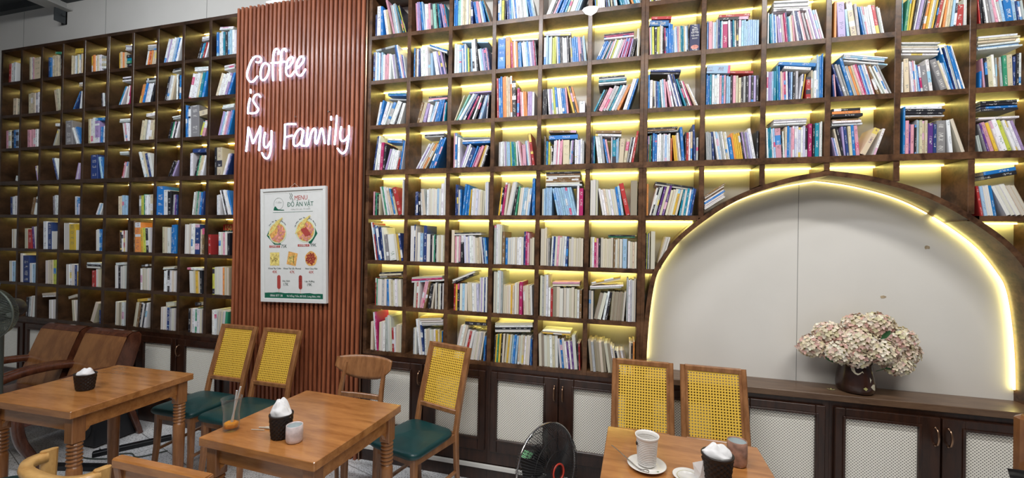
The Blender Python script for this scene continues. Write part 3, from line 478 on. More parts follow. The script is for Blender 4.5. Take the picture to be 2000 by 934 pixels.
R 2 0|g,-15641,-101,95,1306,24808 b,-15740,-74,99,1405,25097 t,-15740,-74,99,1405,25200 w,-16492,181,144,1631 b,-16299,198,165,1714 w,-16045,301,215,1615 w,-15908,365,108,1561 g!,-15664,365,216,1597 w!,-15360,380,221,1657 w,-15234,380,111,1605 k,-15050,315,71,1495 w,-14971,315,71,1478 w,-14792,293,135,1465
R 2 1|w,-12698,73,116,1291,24470 p,-12658,0,116,1334,24574 k,-12658,0,116,1334,24695 u,-13350,237,188,1393 e,-13226,276,99,1379 e,-13117,276,99,1374 P,-12864,260,198,1268 w,-12582,205,200,1172 c,-12447,306,123,1376 w,-12311,306,123,1368 b,-12104,249,121,1480 b,-11972,249,121,1424 b,-11839,249,121,1459 p,-11577,115,93,1233 t,-11478,115,93,1269
R 2 2|P,-9808,0,105,1495,24818 e,-10737,379,74,1734 a,-10592,479,109,1838 w,-10404,539,139,1906 c,-10316,539,70,1903 g,-10166,517,87,1854 B,-10057,517,87,1881 m,-9805,462,125,1644 k,-9729,462,62,1559 w,-9456,368,109,1626 k,-9329,368,109,1637 B,-9124,294,77,1594 w,-9036,294,77,1559 c,-8949,294,77,1617 w,-8541,64,56,1440 k,-8480,64,56,1493
R 2 3|r!,-7868,-34,122,2525 b!,-7747,-34,122,2524 b!,-7620,-34,122,2633 o!,-7494,-34,122,2605 o!,-7368,-34,122,2620 e!,-7242,-34,122,2593 e!,-7116,-34,122,2537 o!,-6990,-34,122,2628 k!,-6868,-35,254,2301 m!,-6582,0,156,1809 p,-6336,-58,107,1568 w,-6225,-58,107,1540 o,-6114,-58,107,1591 o,-6004,-58,107,1547 P,-5898,0,138,1524 P,-5756,0,138,1517 w,-5613,0,138,1477
R 2 4|k,-4942,0,87,1596 k,-4852,0,87,1621 k,-4761,0,87,1616 w,-4553,-77,108,1608 P,-4440,-77,108,1578 w,-4327,-77,108,1589 Y,-4203,-89,125,1682 b,-4072,-89,125,1658 w,-3919,-105,115,1620 w,-3798,-105,115,1617 b,-3677,-105,115,1586 b,-3557,-105,115,1561 p,-3436,-105,115,1617 y,-3064,-256,121,1701 k,-2934,-256,121,1723 o,-2803,-256,121,1677 w!,-2683,0,341,694
R 2 5|k,-1555,0,110,1597,24621 w,-1555,0,110,1597,24736 t,-1555,0,110,1501,24850 g,-1555,0,110,1597,24965 k,-1555,0,110,1501,25080 t,-1735,436,105,1374 k,-1615,436,105,1398 p!,-1335,440,226,1462 g,-1156,432,138,1583 g,-998,432,138,1531 t,-839,432,138,1592 w,-681,432,138,1600 g,-522,432,138,1583 o!,-364,432,138,1590 w,-38,302,102,1867 w,73,302,102,1851 b,184,302,102,1877
R 2 6|k!,1371,-87,133,1556,25085 B!,1371,-87,133,1656,25224 b,1265,0,81,1947 w!,1360,0,155,1664 e,1571,-28,65,1603 w,1639,-28,65,1575 B,1740,-49,75,1565 b,1819,-49,75,1546 t,1899,-49,75,1536 w,2026,-79,96,1610 c,2127,-79,96,1656 p,2229,-79,96,1633 p,2482,-184,98,1507 w,2587,-184,98,1566 w,2799,-252,82,1920 B,2888,-252,82,1947 w,2978,-252,82,1943 B,3067,-252,82,2015 t,3263,-317,97,1653 k,3371,-317,97,1719 w,3479,-317,74,1523 m,3562,-317,74,1491 e,3765,-399,93,1346 w,3871,-399,93,1359
R 2 7|c!,4362,-88,465,1190,24876 r,5571,-88,153,1139,24770 b,4362,0,88,1693 b,4453,0,88,1649 t,4544,0,88,1699 w!,4655,0,126,1663 w!,4785,0,126,1615 w!,4915,0,126,1681 p,5064,0,97,1603 t,5164,0,97,1592 p,5264,0,97,1610 c,5383,0,102,1533 c,5489,0,102,1495 k,5594,0,102,1576 p!,5719,0,129,1513 e!,5852,0,129,1512 e,6004,0,116,1383 k,6124,0,116,1440 g,6244,0,116,1456 k,6382,0,118,1462 P!,6504,0,118,1493 k,6625,0,118,1450 P,6747,0,118,1455 k,6868,0,118,1447
R 2 8|b!,7928,-142,198,1756,25034 w!,8190,-154,158,1267,24803 w,7373,0,78,1612 P,7454,0,78,1572 P,7535,0,78,1585 c,7616,0,78,1586 t!,7707,0,121,1595 t,7872,-27,80,1877 b,7955,-27,80,1835 e,8047,-30,86,1545 p,8136,-30,86,1500 m,8226,-30,86,1539 w,8315,-30,86,1541 B,8429,0,79,1510 c,8510,0,79,1474 k!,8626,0,118,1470 g!,8748,0,118,1511 w,8944,101,47,1323 B,8993,101,47,1305 y,9076,120,70,1331 r!,9225,0,225,1160 e,9447,0,70,1482 g,9519,0,70,1404 w!,9590,0,125,1475 c,9719,0,65,2299 c,9787,0,65,2219 b,9854,0,65,2231 b,9921,0,65,2311
R 2 9|w!,10909,-194,82,1940,24925 k!,10909,-194,82,1823,25010 w!,10909,-194,82,1823,25096 c!,10909,-194,82,1823,25181 w!,10909,-194,82,1940,25266 B,10470,-76,63,1147 p,10541,-76,63,1181 B!,10873,-278,99,1786 g!,10986,-278,99,1761 G!,11095,-278,99,1719 b!,11205,-251,140,2042 e,11395,-280,51,1620 g!,11451,-280,102,1632 o!,11557,-279,93,1607 e!,11658,-279,93,1631 p!,11768,-283,118,1657 m,11898,-283,59,1686 c,11968,-264,66,1609 b,12040,-264,66,1623 w,12113,-264,66,1630 w,12185,-264,66,1629 p,12257,-264,66,1599 u!,12410,-308,120,1594 u,12542,-308,60,1634 w,12722,-379,65,1539 w,12795,-379,65,1574 w,12868,-379,65,1597 g,12942,-379,65,1591 w,12580,-379,65,1556
R 2 10|w!,13394,-100,106,1506,25016 w!,13394,-100,106,1506,25127 w,13394,-103,70,1503,25320 e,13394,-103,70,1503,25393 w,13394,-103,70,1599,25466 g,13394,-103,70,1503,25539 w,13394,-103,70,1599,25612 w,13420,0,81,1572 e!,13558,-37,204,1712 w,13840,-83,54,1563 l,13896,-83,54,1519 p,13960,-82,53,1579 w,14016,-82,53,1559 c,14125,-123,53,1380 b,14181,-123,53,1378 m,14245,-111,94,1332 G!,14337,-111,229,1329 w!,14586,-121,142,1605 G!,15013,-294,268,1603 e!,15291,-294,89,1541 w,15381,-285,85,1420 c,15474,-285,85,1414 B,15559,-228,51,2140 w,15614,-228,51,2195 g,15669,-228,51,2250 b!,15762,-246,78,2265 b!,15456,-246,78,2210 b!,15840,-246,78,2201 w!,15932,-249,71,2266
R 2 11|e!,16451,0,102,1492,25288 e!,16451,0,102,1587,25394 w!,16451,0,102,1492,25501 w!,16454,36,85,1683,24923 c!,16454,36,85,1582,25012 w!,16454,36,85,1582,25100 b,16514,0,81,795 p,16666,-85,53,1395 P,16721,-85,53,1428 k!,16783,-68,101,1439 e!,16911,-79,205,1493 w!,17116,-74,100,1595 g,17213,-38,52,1429 u,17267,-38,52,1411 g!,17358,-67,99,1429 n!,17459,-51,147,1475 e!,17603,-37,202,1495 B!,17804,0,110,1411 k!,17911,0,98,1530 w!,18012,0,98,1546
R 3 0|b,-15716,-79,139,1126,21896 w,-15716,-79,139,1126,22041 B,-16725,134,115,2390 w,-16603,134,115,2407 w,-16311,78,176,1870 m!,-16041,52,214,1906 k,-15855,83,189,1778 P,-15726,271,131,1475 w,-15583,271,131,1481 w,-15379,221,119,1355 w,-15251,221,119,1374 w,-15123,221,119,1356 w,-14995,221,119,1318 r,-14854,254,130,838 b,-14670,141,88,1960 w,-14623,141,44,1994
R 3 1|g,-12906,0,90,1394,22076 k,-12906,0,90,1394,22170 w,-12906,0,90,1394,22264 w,-13416,513,96,1894 P,-13298,513,96,1855 w,-13179,513,96,1948 e,-13061,513,96,1864 o,-12942,513,96,1950 e,-12823,513,96,1853 b,-12418,379,128,2173 b,-12270,379,128,2096 b,-12121,379,128,2152
R 3 2|b,-10202,0,124,1889,21541 w,-10202,0,124,1889,21671 g,-10208,-47,57,1895,21925 Y,-10208,-47,57,1781,21984 p,-10818,0,87,2289 b,-10713,0,130,2283 w!,-10562,0,165,2002 P,-10247,336,108,1521 w,-10128,336,108,1584 w,-9994,356,107,1356 B!,-9719,367,232,1317 b,-9587,362,106,1435 P,-9484,388,78,1407 m,-9396,388,78,1469 p,-9220,388,156,1452 y,-9035,324,73,1482 e,-8955,324,73,1475 w,-8875,324,73,1440 k,-8721,291,100,1195
R 3 3|g,-7732,0,102,1566 w,-7625,0,102,1575 w,-7519,0,102,1582 w,-7353,-34,63,1556 P,-7287,-34,63,1582 g,-7222,-34,63,1560 c,-7142,-44,101,1563 c,-7036,-44,101,1524 Y,-6911,-59,83,1545 t,-6824,-59,83,1533 t,-6722,-70,91,1542 n,-6627,-70,91,1476 w,-6532,-70,91,1531 w,-6319,-142,92,1590 p,-6222,-142,92,1572 p!,-6126,-65,230,1322 c,-5827,-115,78,1549 w,-5745,-115,78,1569 p,-5663,-115,78,1568 r!,-5522,-151,159,2019
R 3 4|b!,-4507,0,256,1761,21560 u!,-4513,-51,157,1660,21989 k,-4815,0,53,1840 u,-4761,0,53,1811 t,-4692,0,70,1501 b,-4620,0,70,1467 Y,-4526,0,104,1409 e,-4403,0,73,1177 k,-4328,0,73,1162 w,-4149,41,86,1468 w,-4059,41,86,1523 p,-3970,41,86,1502 w,-3881,41,86,1548 p,-3792,41,86,1465 p,-3703,41,86,1538 e!,-3637,0,389,1502 w,-3158,56,83,1452 P,-3071,56,83,1466 k,-2985,56,83,1451 w,-2904,0,106,1490 w,-2794,0,106,1476 l,-2685,0,106,1473 w,-2576,0,106,1532 g,-2467,0,120,1415
R 3 5|w,-1707,-71,138,1504,21652 u,-1674,-50,152,1470,21823 k,-1931,0,69,1698 B,-1860,0,69,1643 t,-1788,0,69,1675 w,-1517,-122,135,1643 w,-1376,-122,135,1660 g!,-1235,-122,135,1692 b,-1005,-184,110,1474 p,-889,-184,110,1431 w,-775,0,74,1572 t!,-691,0,198,1533 c,-487,0,77,1421 c,-407,0,77,1481 e!,-65,56,269,1417 e!,110,136,169,1347 g,191,167,80,1508 k,275,167,80,1503 w,359,167,80,1465 r!,512,150,119,1836
R 3 6|g,1265,-40,74,1625,21768 t,1265,-40,74,1528,21845 k,1265,0,107,1525,21653 u,1265,0,107,1525,21765 k,1265,0,107,1623,21877 B,1265,0,41,1535 u,1320,0,72,1534 n,1395,0,72,1536 k,1469,0,72,1578 b,1562,0,113,1643 b,1679,0,113,1606 w,1809,0,103,1572 w,1916,0,103,1613 g,2023,0,103,1564 w,2142,0,90,1599 c,2236,0,90,1577 w,2329,0,90,1541 w,2423,0,90,1587 o,2535,0,45,1306 r,2582,0,45,1338 y,2761,-101,79,1507 y,2843,-101,79,1471 e,2925,-101,79,1501 w,3020,-113,62,1602 e,3084,-113,62,1642 b!,3146,-81,147,1926 k,3300,0,77,1637 r,3376,0,118,1600 w,3495,0,97,1641 e,3595,0,97,1643 B!,3774,-45,117,2041 g,3892,0,98,1287
R 3 7|g,4434,-46,66,1573 g,4505,-46,66,1594 g,4573,-46,66,1560 g,4641,-46,66,1518 B,4748,-72,114,1586 w,4989,-151,90,1605 c,5084,-151,90,1570 w,5178,-151,90,1544 g,5273,-151,90,1576 w,5367,-151,90,1598 e,5462,-151,90,1528 w,5556,-151,90,1570 b!,5663,-163,166,1221 o,5833,-138,84,1458 y,5920,-138,84,1483 y,6008,-138,84,1406 y,6095,-138,84,1447 y,6183,-138,84,1466 k,6293,-154,83,1491 P,6380,-154,83,1509 G,6466,-154,83,1490 P,6553,-154,83,1488 l,6639,-154,83,1486 w!,6752,-172,151,1679 k,6908,0,103,1506
R 3 8|w,7736,0,104,1538,21773 w,7736,0,104,1538,21881 g,7736,0,104,1538,21989 w,7447,-45,73,1650 t,7525,-45,73,1614 t,7600,-45,73,1661 w,7700,-61,83,1595 c,7786,-61,83,1613 p!,7868,-52,266,1593 k,8137,-48,70,1436 w,8210,-48,70,1428 e,8277,0,95,1651 b,8375,0,95,1688 c,8482,0,74,1627 p,8559,0,74,1615 p,8635,0,74,1678 l!,8727,0,98,1650 w!,8829,0,98,1674 l,8930,0,98,1608 w,9031,0,98,1598 l!,9132,0,98,1673 k,9243,0,97,1564 m!,9369,0,170,1763 k!,9569,0,97,1731 t!,9678,0,183,1785 w,9882,0,69,1792 w,9953,0,69,1870
R 3 9|w,10437,0,110,1346,21607 w,10437,0,110,1266,21721 u,10437,0,110,1266,21835 k!,10433,0,146,1346,22044 o!,10433,0,146,1266,22196 k!,10433,0,146,1266,22349 P,10589,-209,66,992 b,10663,-209,66,988 w,10732,-209,66,974 e,10810,-212,87,1460 k,10904,-212,87,1471 P,10990,-90,93,1546 B!,11112,-105,130,1547 e!,11241,-74,130,1538 b!,11370,-72,130,1591 p!,11529,-88,175,1563 e!,11921,440,249,1453 w!,12366,297,108,1378
R 3 10|u,13570,-43,79,1515,21797 w,13570,-43,79,1611,21879 k!,13568,-62,141,1515,21989 k!,13568,-62,141,1612,22136 w!,13568,-62,141,1515,22283 b!,13490,0,84,2368 p!,13586,0,147,1675 v,13751,0,63,1508 p!,13825,0,138,1479 k,13981,0,71,1449 g,14063,0,48,1702 c,14112,0,48,1679 e!,14170,0,107,1667 e!,14282,0,107,1636 e!,14393,0,107,1645 v!,14513,0,205,1492 B!,14733,0,139,1434 G!,14885,0,365,1617 w!,15406,-90,144,1626 f!,15886,-282,133,1723
R 3 11|w!,16526,0,102,1543,21574 k!,16588,0,114,1392,21954 b!,16588,0,114,1392,22073 k!,16585,0,122,1392,22214 k!,16585,0,122,1392,22341 g,16565,-191,70,803 g,16638,-191,70,829 G!,16759,-240,90,1363 v!,16861,-240,90,1414 p!,16995,-268,167,1468 y!,17196,-286,127,1446 w!,17341,-292,93,1526 w!,17441,-292,186,1577 Y!,17663,-303,162,1559 w!,17847,-312,102,1533 w!,17957,-312,102,1535 w!,18067,-312,102,1503 P,18177,-312,102,1506
R 4 0|p,-16729,0,93,1628 k,-16631,0,93,1593 n,-16533,0,93,1549 k,-16406,0,125,1398 e,-16274,0,125,1455 w,-15859,-193,113,1998 n,-15739,-193,113,2001 w,-15618,-193,113,1986 w,-15408,-242,132,1874 e,-15265,-242,132,1964 b,-15121,-242,132,1916 e,-14978,-242,132,1925 r!,-14761,-282,298,1942 w,-14467,0,34,2436 w,-14431,0,34,2391
R 4 1|B,-13551,0,118,1585 B,-13430,0,118,1585 k,-13201,-73,117,1498 w,-13080,-73,117,1502 g!,-12908,-112,232,1766 w,-12665,0,121,1730 w,-12541,0,121,1792 g,-12416,0,121,1740 w,-12291,0,121,1786 w,-12167,0,121,1726 w,-12042,0,121,1742 c,-11918,0,121,1776 w,-11793,0,121,1759 w!,-11637,0,182,2093 w,-11434,0,53,2492 w,-11379,0,53,2515
R 4 2|B,-10629,0,93,2015 B,-10532,0,93,1988 w,-10407,0,107,1679 b,-10296,0,107,1682 b!,-9981,94,155,2023 b!,-9820,94,155,1960 b,-9697,87,91,1672 y,-9602,87,91,1682 w,-9395,51,143,1743 w,-9248,51,143,1744 l,-9100,51,143,1692 w,-8952,51,143,1665 e,-8781,29,138,1539 g,-8638,29,138,1580 w,-8594,0,73,2110 l,-8519,0,73,2150 w,-8443,0,73,2148
R 4 3|y,-7607,106,92,1775 k,-7510,106,92,1782 m!,-7337,119,140,2088 e!,-7189,119,140,2045 w,-7053,186,104,2133 w,-6943,186,104,2159 g,-6832,186,104,2118 k,-6620,139,120,1772 n,-6493,139,120,1846 e,-6313,104,119,1757 w,-6188,104,119,1757 c,-6063,104,119,1731 c,-5938,104,119,1759 w,-5813,104,119,1686 c,-5688,104,119,1722 b,-5501,0,89,2308 b,-5408,0,89,2308
R 4 4|w,-4645,0,105,2202,18694 w,-4645,0,105,2070,18804 u,-4645,0,105,2202,18913 u,-4645,0,105,2070,19023 u,-4645,0,105,2070,19133 w,-4645,0,105,2070,19242 u,-4645,0,105,2070,19352 k,-4645,0,105,2070,19461 g,-4862,0,97,1646 c,-4761,0,97,1654 c,-4660,0,97,1733 c,-4560,0,97,1701 c,-4459,0,97,1706 c,-4358,0,97,1726 c,-3897,-214,124,1676 c,-3766,-214,124,1734 c,-3635,-214,124,1711 c,-3504,-214,124,1696 c,-3372,-214,124,1733 c,-3241,-214,124,1739 c,-3110,-214,124,1718 c,-2979,-214,124,1727 c,-2848,-214,124,1744 w,-2724,0,122,1784 m!,-2602,0,243,1648
R 4 5|w!,-1931,0,142,2120 w!,-1784,0,142,2160 g!,-1637,0,142,2140 w,-1200,-177,129,1629 w,-1064,-177,129,1554 e,-929,-177,129,1597 w,-793,-177,129,1590 w,-657,-177,129,1549 g,-521,-177,129,1604 w,-386,-177,129,1592 b!,-250,-164,132,1694 c!,-112,-164,132,1747 r!,140,-225,247,1916 F!,392,0,353,2043
R 4 6|w,1735,-167,91,1924,18671 k,1735,-167,91,2047,18766 o,1265,0,110,1836 w,1517,235,85,1641 k,1606,235,85,1693 w,1696,235,85,1659 g,1786,235,85,1680 v!,1960,245,130,1727 e!,2098,245,130,1760 v!,2236,245,130,1781 e,2406,216,124,1490 e,2537,216,124,1526 w,2669,216,124,1550 y,2800,216,124,1509 e,2931,216,124,1513 t,3144,148,111,1603 w,3260,148,111,1525 t,3375,148,111,1570 w,3490,148,111,1581 b,3606,148,111,1577 B,3721,148,111,1521
R 4 7|w,4384,600,97,1256,17231 w,4384,600,97,1181,17332 w,4384,600,97,1181,17432 b,4384,600,97,1256,17533 w,4384,600,97,1181,17634 u,4384,600,97,1181,17735 g,4384,600,97,1181,17836 u,4384,600,97,1256,17937
R 4 11|k!,16757,187,190,1228,18648 b!,16757,187,190,1228,18845 r!,16669,-152,109,1465 c!,16783,-152,109,1455 w!,16897,-152,109,1445 w!,17011,-152,109,1497 b!,17125,-152,109,1475 w!,17630,-411,166,1533 w!,17817,-411,166,1561 w!,18004,-411,166,1617 e,18190,-411,166,1547 e,18377,-411,166,1535
R 5 0|w,-16487,-155,98,2638 r,-16385,-155,98,2605 B,-16248,-163,103,2453 w,-16140,-163,103,2419 B,-16032,-163,103,2394 B,-15891,-135,122,2320 w,-15764,-135,122,2278 G,-15552,-134,173,1787 w!,-15372,-134,519,1783 e,-14799,-155,148,1835 y,-14645,-155,148,1836 B,-14490,-155,148,1890
R 5 1|w,-13778,0,110,2392 w,-13664,0,110,2397 B,-13551,0,110,2473 g,-13437,0,110,2364 w!,-13291,0,187,1952 c!,-13098,0,187,1891 B!,-12872,0,233,2405 w,-12584,0,108,1852 w,-12473,0,108,1852 k,-12330,0,100,1831 w,-12227,0,100,1762 n,-12124,0,100,1828 k,-12022,0,100,1805 w,-11887,0,109,1781 e,-11775,0,109,1803 e,-11662,0,109,1819 w,-11549,0,109,1789 e,-11437,0,109,1791
R 5 2|w,-10648,36,82,1856,15591 k,-10648,36,82,1744,15677 e!,-10828,0,201,2144 p,-10576,0,119,1750 w,-10453,0,119,1745 p,-10330,0,119,1794 k!,-10178,0,184,1846 l,-9913,-45,124,1817 w,-9785,-45,124,1724 l,-9657,-45,124,1784 w,-9529,-45,124,1777 w,-9401,-45,124,1793 w,-9272,-45,124,1748 e,-9146,-46,120,1662 e,-9021,-46,120,1664 e,-8897,-46,120,1720 w,-8670,-107,85,1720 B,-8581,-107,85,1717 c,-8492,-107,85,1663 b,-8403,-107,85,1673
R 5 3|g!,-7919,0,127,2458 w!,-7788,0,127,2534 w!,-7658,0,127,2542 g!,-7527,0,127,2503 u!,-7368,0,181,2073 b,-7152,0,139,1689 w,-7009,0,139,1698 w,-6837,0,135,1720 w,-6698,0,135,1737 g,-6559,0,135,1682 w,-6420,0,135,1728 w,-6281,0,135,1755 w,-6141,0,135,1737 B,-5974,0,113,2090 m,-5858,0,113,2099 p,-5741,0,113,2015 e,-5597,0,143,1666 e,-5450,0,143,1736
R 5 4|f!,-4902,0,239,2291 e!,-4656,0,119,2365 g,-4506,0,92,1702 G,-4411,0,92,1728 w,-4167,42,117,1839 B,-4046,42,117,1814 w,-3925,42,117,1816 p,-3804,42,117,1853 w,-3682,42,117,1765 w!,-3518,42,133,1850 w!,-3380,42,133,1813 B!,-3243,42,133,1818 e,-3171,0,140,1692 w!,-3027,0,140,1782 e!,-2882,0,140,1732 e!,-2738,0,140,1732 e!,-2593,0,140,1757 e!,-2449,0,140,1732
R 5 5|n,-855,0,75,1503,15605 k,-855,0,75,1599,15683 e,-1883,0,114,1807 w,-1765,0,114,1804 m,-1647,0,114,1747 p,-1529,0,114,1731 k,-1412,0,114,1750 f,-1268,0,114,1799 f,-1150,0,114,1727 f,-1032,0,114,1747 f,-915,0,114,1716 f,-797,0,114,1746 f,-679,0,114,1795 u,-536,0,105,1728 w,-428,0,105,1687 e,-319,0,105,1750 w!,-186,0,145,1733 c!,-13,0,240,1729 w,284,0,119,1620 g,406,0,119,1579 e,529,0,119,1555 f,651,0,119,1580
R 5 6|k,1265,0,54,2025 Y,1321,0,54,2110 B,1376,0,54,2056 e,1431,0,54,2091 e!,1547,0,232,2204 e,1902,260,64,1947 w,1970,260,64,1920 g,2038,260,64,1943 w,2106,260,64,1928
R 6 0|u,-16119,80,120,1784,12600 e,-16119,80,120,1677,12725 k,-16119,80,120,1784,12850 r,-16452,0,96,1868 n,-16353,0,96,1836 w,-16221,0,162,1810 w,-16054,0,162,1795 g,-15886,0,162,1764 w,-15719,0,162,1842 b,-15459,-50,141,1786 w,-15313,-50,141,1840 e,-15165,-49,151,1783 w,-15008,-49,151,1759 w,-14852,-49,151,1851 w,-14695,-49,151,1785 f,-14538,-49,151,1853
R 6 1|w,-13698,91,117,2375,12359 m,-13698,91,117,2232,12482 g,-13698,91,117,2232,12604 w,-13424,27,102,1661 g,-13317,27,102,1703 r,-13209,27,102,1731 w,-13102,27,102,1717 p,-12924,202,140,1843 p,-12773,202,140,1829 u,-12623,202,140,1850 k,-12364,120,120,1660 k,-12237,120,120,1649 e,-12111,120,120,1661 w,-11904,0,89,1739 k,-11810,0,89,1717 e,-11716,0,89,1682 w,-11622,0,89,1692 k,-11529,0,89,1708 w,-11435,0,89,1713
R 6 2|k,-10692,404,137,1552,12419 w,-10692,404,137,1652,12562 r,-10611,0,124,1742 y,-10484,0,124,1695 k,-10356,0,124,1752 w,-10198,0,162,1758 c,-10031,0,162,1762 w,-9864,0,162,1761 e,-9622,-44,151,1858 e,-9467,-44,151,1855 w,-9311,-44,151,1820 w,-9155,-44,151,1811 l,-9000,-44,151,1783 w,-8844,0,103,2203 P,-8738,0,103,2179 w,-8632,0,103,2213 B,-8526,0,103,2194 w,-8419,0,103,2255
R 6 3|g!,-7888,0,116,2627 g!,-7768,0,116,2605 w!,-7648,0,116,2702 w!,-7528,0,116,2708 g!,-7408,0,116,2652 e,-7261,0,117,1823 e,-7139,0,117,1773 e,-7018,0,117,1795 w,-6896,0,117,1772 y,-6775,0,117,1834 e,-6653,0,117,1797 w,-6504,0,131,1961 e,-6368,0,131,1929 m!,-6205,0,209,2044 e,-5916,-41,109,1785 e,-5803,-41,109,1809 f,-5690,-41,109,1841 e,-5577,-41,109,1876 w,-5463,-41,109,1848
R 6 4|e,-4131,46,115,1657,12575 p,-4131,46,115,1657,12696 f!,-4887,0,119,2492 g!,-4765,0,119,2434 f!,-4642,0,119,2560 w!,-4519,0,119,2535 w,-4369,0,131,1763 r,-4234,0,131,1713 F!,-4071,0,199,1846 f!,-3866,0,199,1848 w!,-3660,0,199,1756 f!,-3428,0,154,1799 w!,-3269,0,154,1786 f!,-3111,0,154,1804 e!,-2952,0,154,1858 f!,-2767,0,139,1759 w!,-2623,0,139,1712 u!,-2480,0,139,1701
R 6 5|g,-1861,81,94,1813,12483 w,-1861,81,94,1929,12581 e,-1762,251,94,1712,12722 y,-1762,251,94,1712,12820 g,-1921,0,126,1699 g,-1789,0,126,1697 F!,-1418,221,202,1607 w!,-1202,221,202,1610 w!,-979,168,133,1713 k!,-838,168,133,1680 F,-568,73,108,1724 F,-455,73,108,1683 F,-342,73,108,1700 F,-229,73,108,1676 F,-117,73,108,1709 F,-4,73,108,1653 g,109,73,108,1715 g!,243,0,100,2551 w!,348,0,100,2428 g!,453,0,100,2474 w!,558,0,100,2415 g!,663,0,100,2524
R 7 0|e!,-16726,0,184,1957 w!,-16368,-88,137,2604 m!,-16225,-88,137,2652 e,-16080,0,156,1959 w,-15918,0,156,1999 w,-15755,0,156,1956 g,-15486,-57,140,2308 w!,-15341,-57,140,2448 g,-15195,-57,140,2328 r,-15049,-53,134,1615 w,-14910,-53,134,1674 f,-14770,0,123,1864 f,-14642,0,123,1865 f,-14514,0,123,1838
R 7 1|g,-12991,95,126,1667,9502 w,-12991,95,126,1667,9633 w,-12991,95,126,1667,9764 e,-12991,95,126,1567,9895 y,-12991,95,126,1667,10027 g,-13483,0,130,1742 w,-13348,0,130,1731 w,-13003,-125,123,2366 w,-12874,-125,123,2311 B,-12745,-125,123,2277 w,-12616,-48,132,1699 e,-12478,-48,132,1693 g,-12341,-48,132,1771 w,-12203,-48,132,1706 e,-12065,-48,132,1702 w,-11928,-48,132,1746 y,-11790,-48,132,1709 e,-11653,-48,132,1762 y,-11516,0,75,1667 b,-11438,0,75,1657
R 7 2|k,-9794,0,190,1416,9830 y,-9794,0,190,1416,10028 w!,-10345,202,162,2170 w!,-10171,202,162,2232 f!,-9997,202,162,2233 w!,-9808,203,152,1910 r,-9644,203,152,1874 w,-9481,203,152,1870 w,-9264,147,110,1794 w,-9147,147,110,1765 f,-9030,147,110,1816 w,-8914,147,110,1819 g,-8797,147,110,1814 e,-8681,147,110,1804 b,-8428,29,59,1573 B,-8366,29,59,1542
R 7 3|w!,-7749,74,140,2289,9499 k!,-7749,74,140,2289,9644 w!,-7749,74,140,2435,9789 e!,-7749,74,140,2435,9935 k,-7732,48,90,1697 y,-7639,48,90,1751 n,-7546,48,90,1766 y,-7398,45,116,1813 k,-7277,45,116,1761 e,-7157,45,116,1823 e,-6997,76,128,1823 y,-6864,76,128,1783 e,-6732,76,128,1803 c,-6599,76,128,1752 b,-6467,76,128,1808 c,-6334,76,128,1746 e,-6149,45,124,1759 w,-6021,45,124,1808 e,-5893,45,124,1789 w,-5765,45,124,1761 f,-5636,45,124,1819 w,-5508,45,124,1788 b,-5437,0,59,1662 B,-5376,0,59,1619
R 7 4|y,-4691,0,64,1701,9645 e,-4691,0,64,1701,9713 w,-4691,0,64,1701,9780 f!,-4867,-38,162,1976 F!,-4704,-38,162,2031 w!,-4536,-38,162,1951 f!,-4368,-38,162,2020 w!,-4200,-38,162,1980 e!,-4032,-38,162,1945 w!,-3864,-38,162,1978 w,-3581,-107,123,1789 b,-3452,-107,123,1735 w,-3324,-107,123,1826 w,-3185,-114,116,1637 v,-3064,-114,116,1646 w,-2944,-114,116,1691 v,-2823,-114,116,1687 w!,-2707,-95,182,2032 k,-2523,-42,81,1590 r,-2439,-42,81,1591
R 7 5|F!,-1744,-101,147,1853 g!,-1587,-101,147,1772 F!,-1429,-101,147,1865 F!,-1275,-101,147,1785 f!,-1122,-101,147,1783 F!,-968,-101,147,1826 f!,-731,-147,155,1744 F!,-567,-147,155,1743 w,-381,-163,99,1575 g,-276,-163,99,1495 k,-134,-193,108,1380 w,-19,-193,108,1383 F,96,-193,108,1414 w,211,-193,108,1397 F,326,-193,108,1422 e,442,0,102,1894 k,548,0,102,1849 o,653,0,102,1937
"""
# ------------------------------------------------------------ the setting
WY = .18                                   # the plastered wall; shelf fronts stand at y = 0
struct(MB().box(-9, 4.2, WY, WY+.12, 0, 3.78).build('wall_back', 'wall_paint'))
struct(MB().box(-9, 4.2, -6.5, WY, -.05, 0).build('floor', 'floor_tile'))
struct(MB().box(-9, 4.2, -6.5, WY+.12, 3.78, 3.84).build('ceiling', 'ceiling_metal'))
struct(MB().box(-9.12, -9.0, -6.5, WY+.12, 0, 3.78).build('wall_left', 'wall_paint'))
b = MB().box(-9, 4.2, WY-.05, WY, 3.715, 3.78)
struct(b.build('trim_1', 'ceiling_metal'))
mm = MB()
for x in (-5.76, -4.62, -3.42, -2.2): mm.box(x-.002, x+.002, WY-.001, WY, 3.25, 3.71)
struct(mm.build('trim_2', 'seam'))
# steel roof beam with its bolted bracket
t = thing('roof_beam', 'pale steel roof beam meeting the wall high in the corner', 'beam', (-5.15, 0, 3.63))
mm = MB().box(-.09, .09, -5.5, WY, 0, .012).box(-.006, .006, -5.5, WY, .012, .13).box(-.09, .09, -5.5, WY, .13, .148)
mm.build('girder', 'beam_paint', t)
mm = MB().box(.0, .012, WY-.09, WY, -.12, .0).box(-.05, .012, WY-.01, WY, -.12, 0).tube([(.02, WY-.04, -.05), (.02+.02, WY-.04, -.05)], .012)
mm.build('bracket', 'ceiling_metal', t)

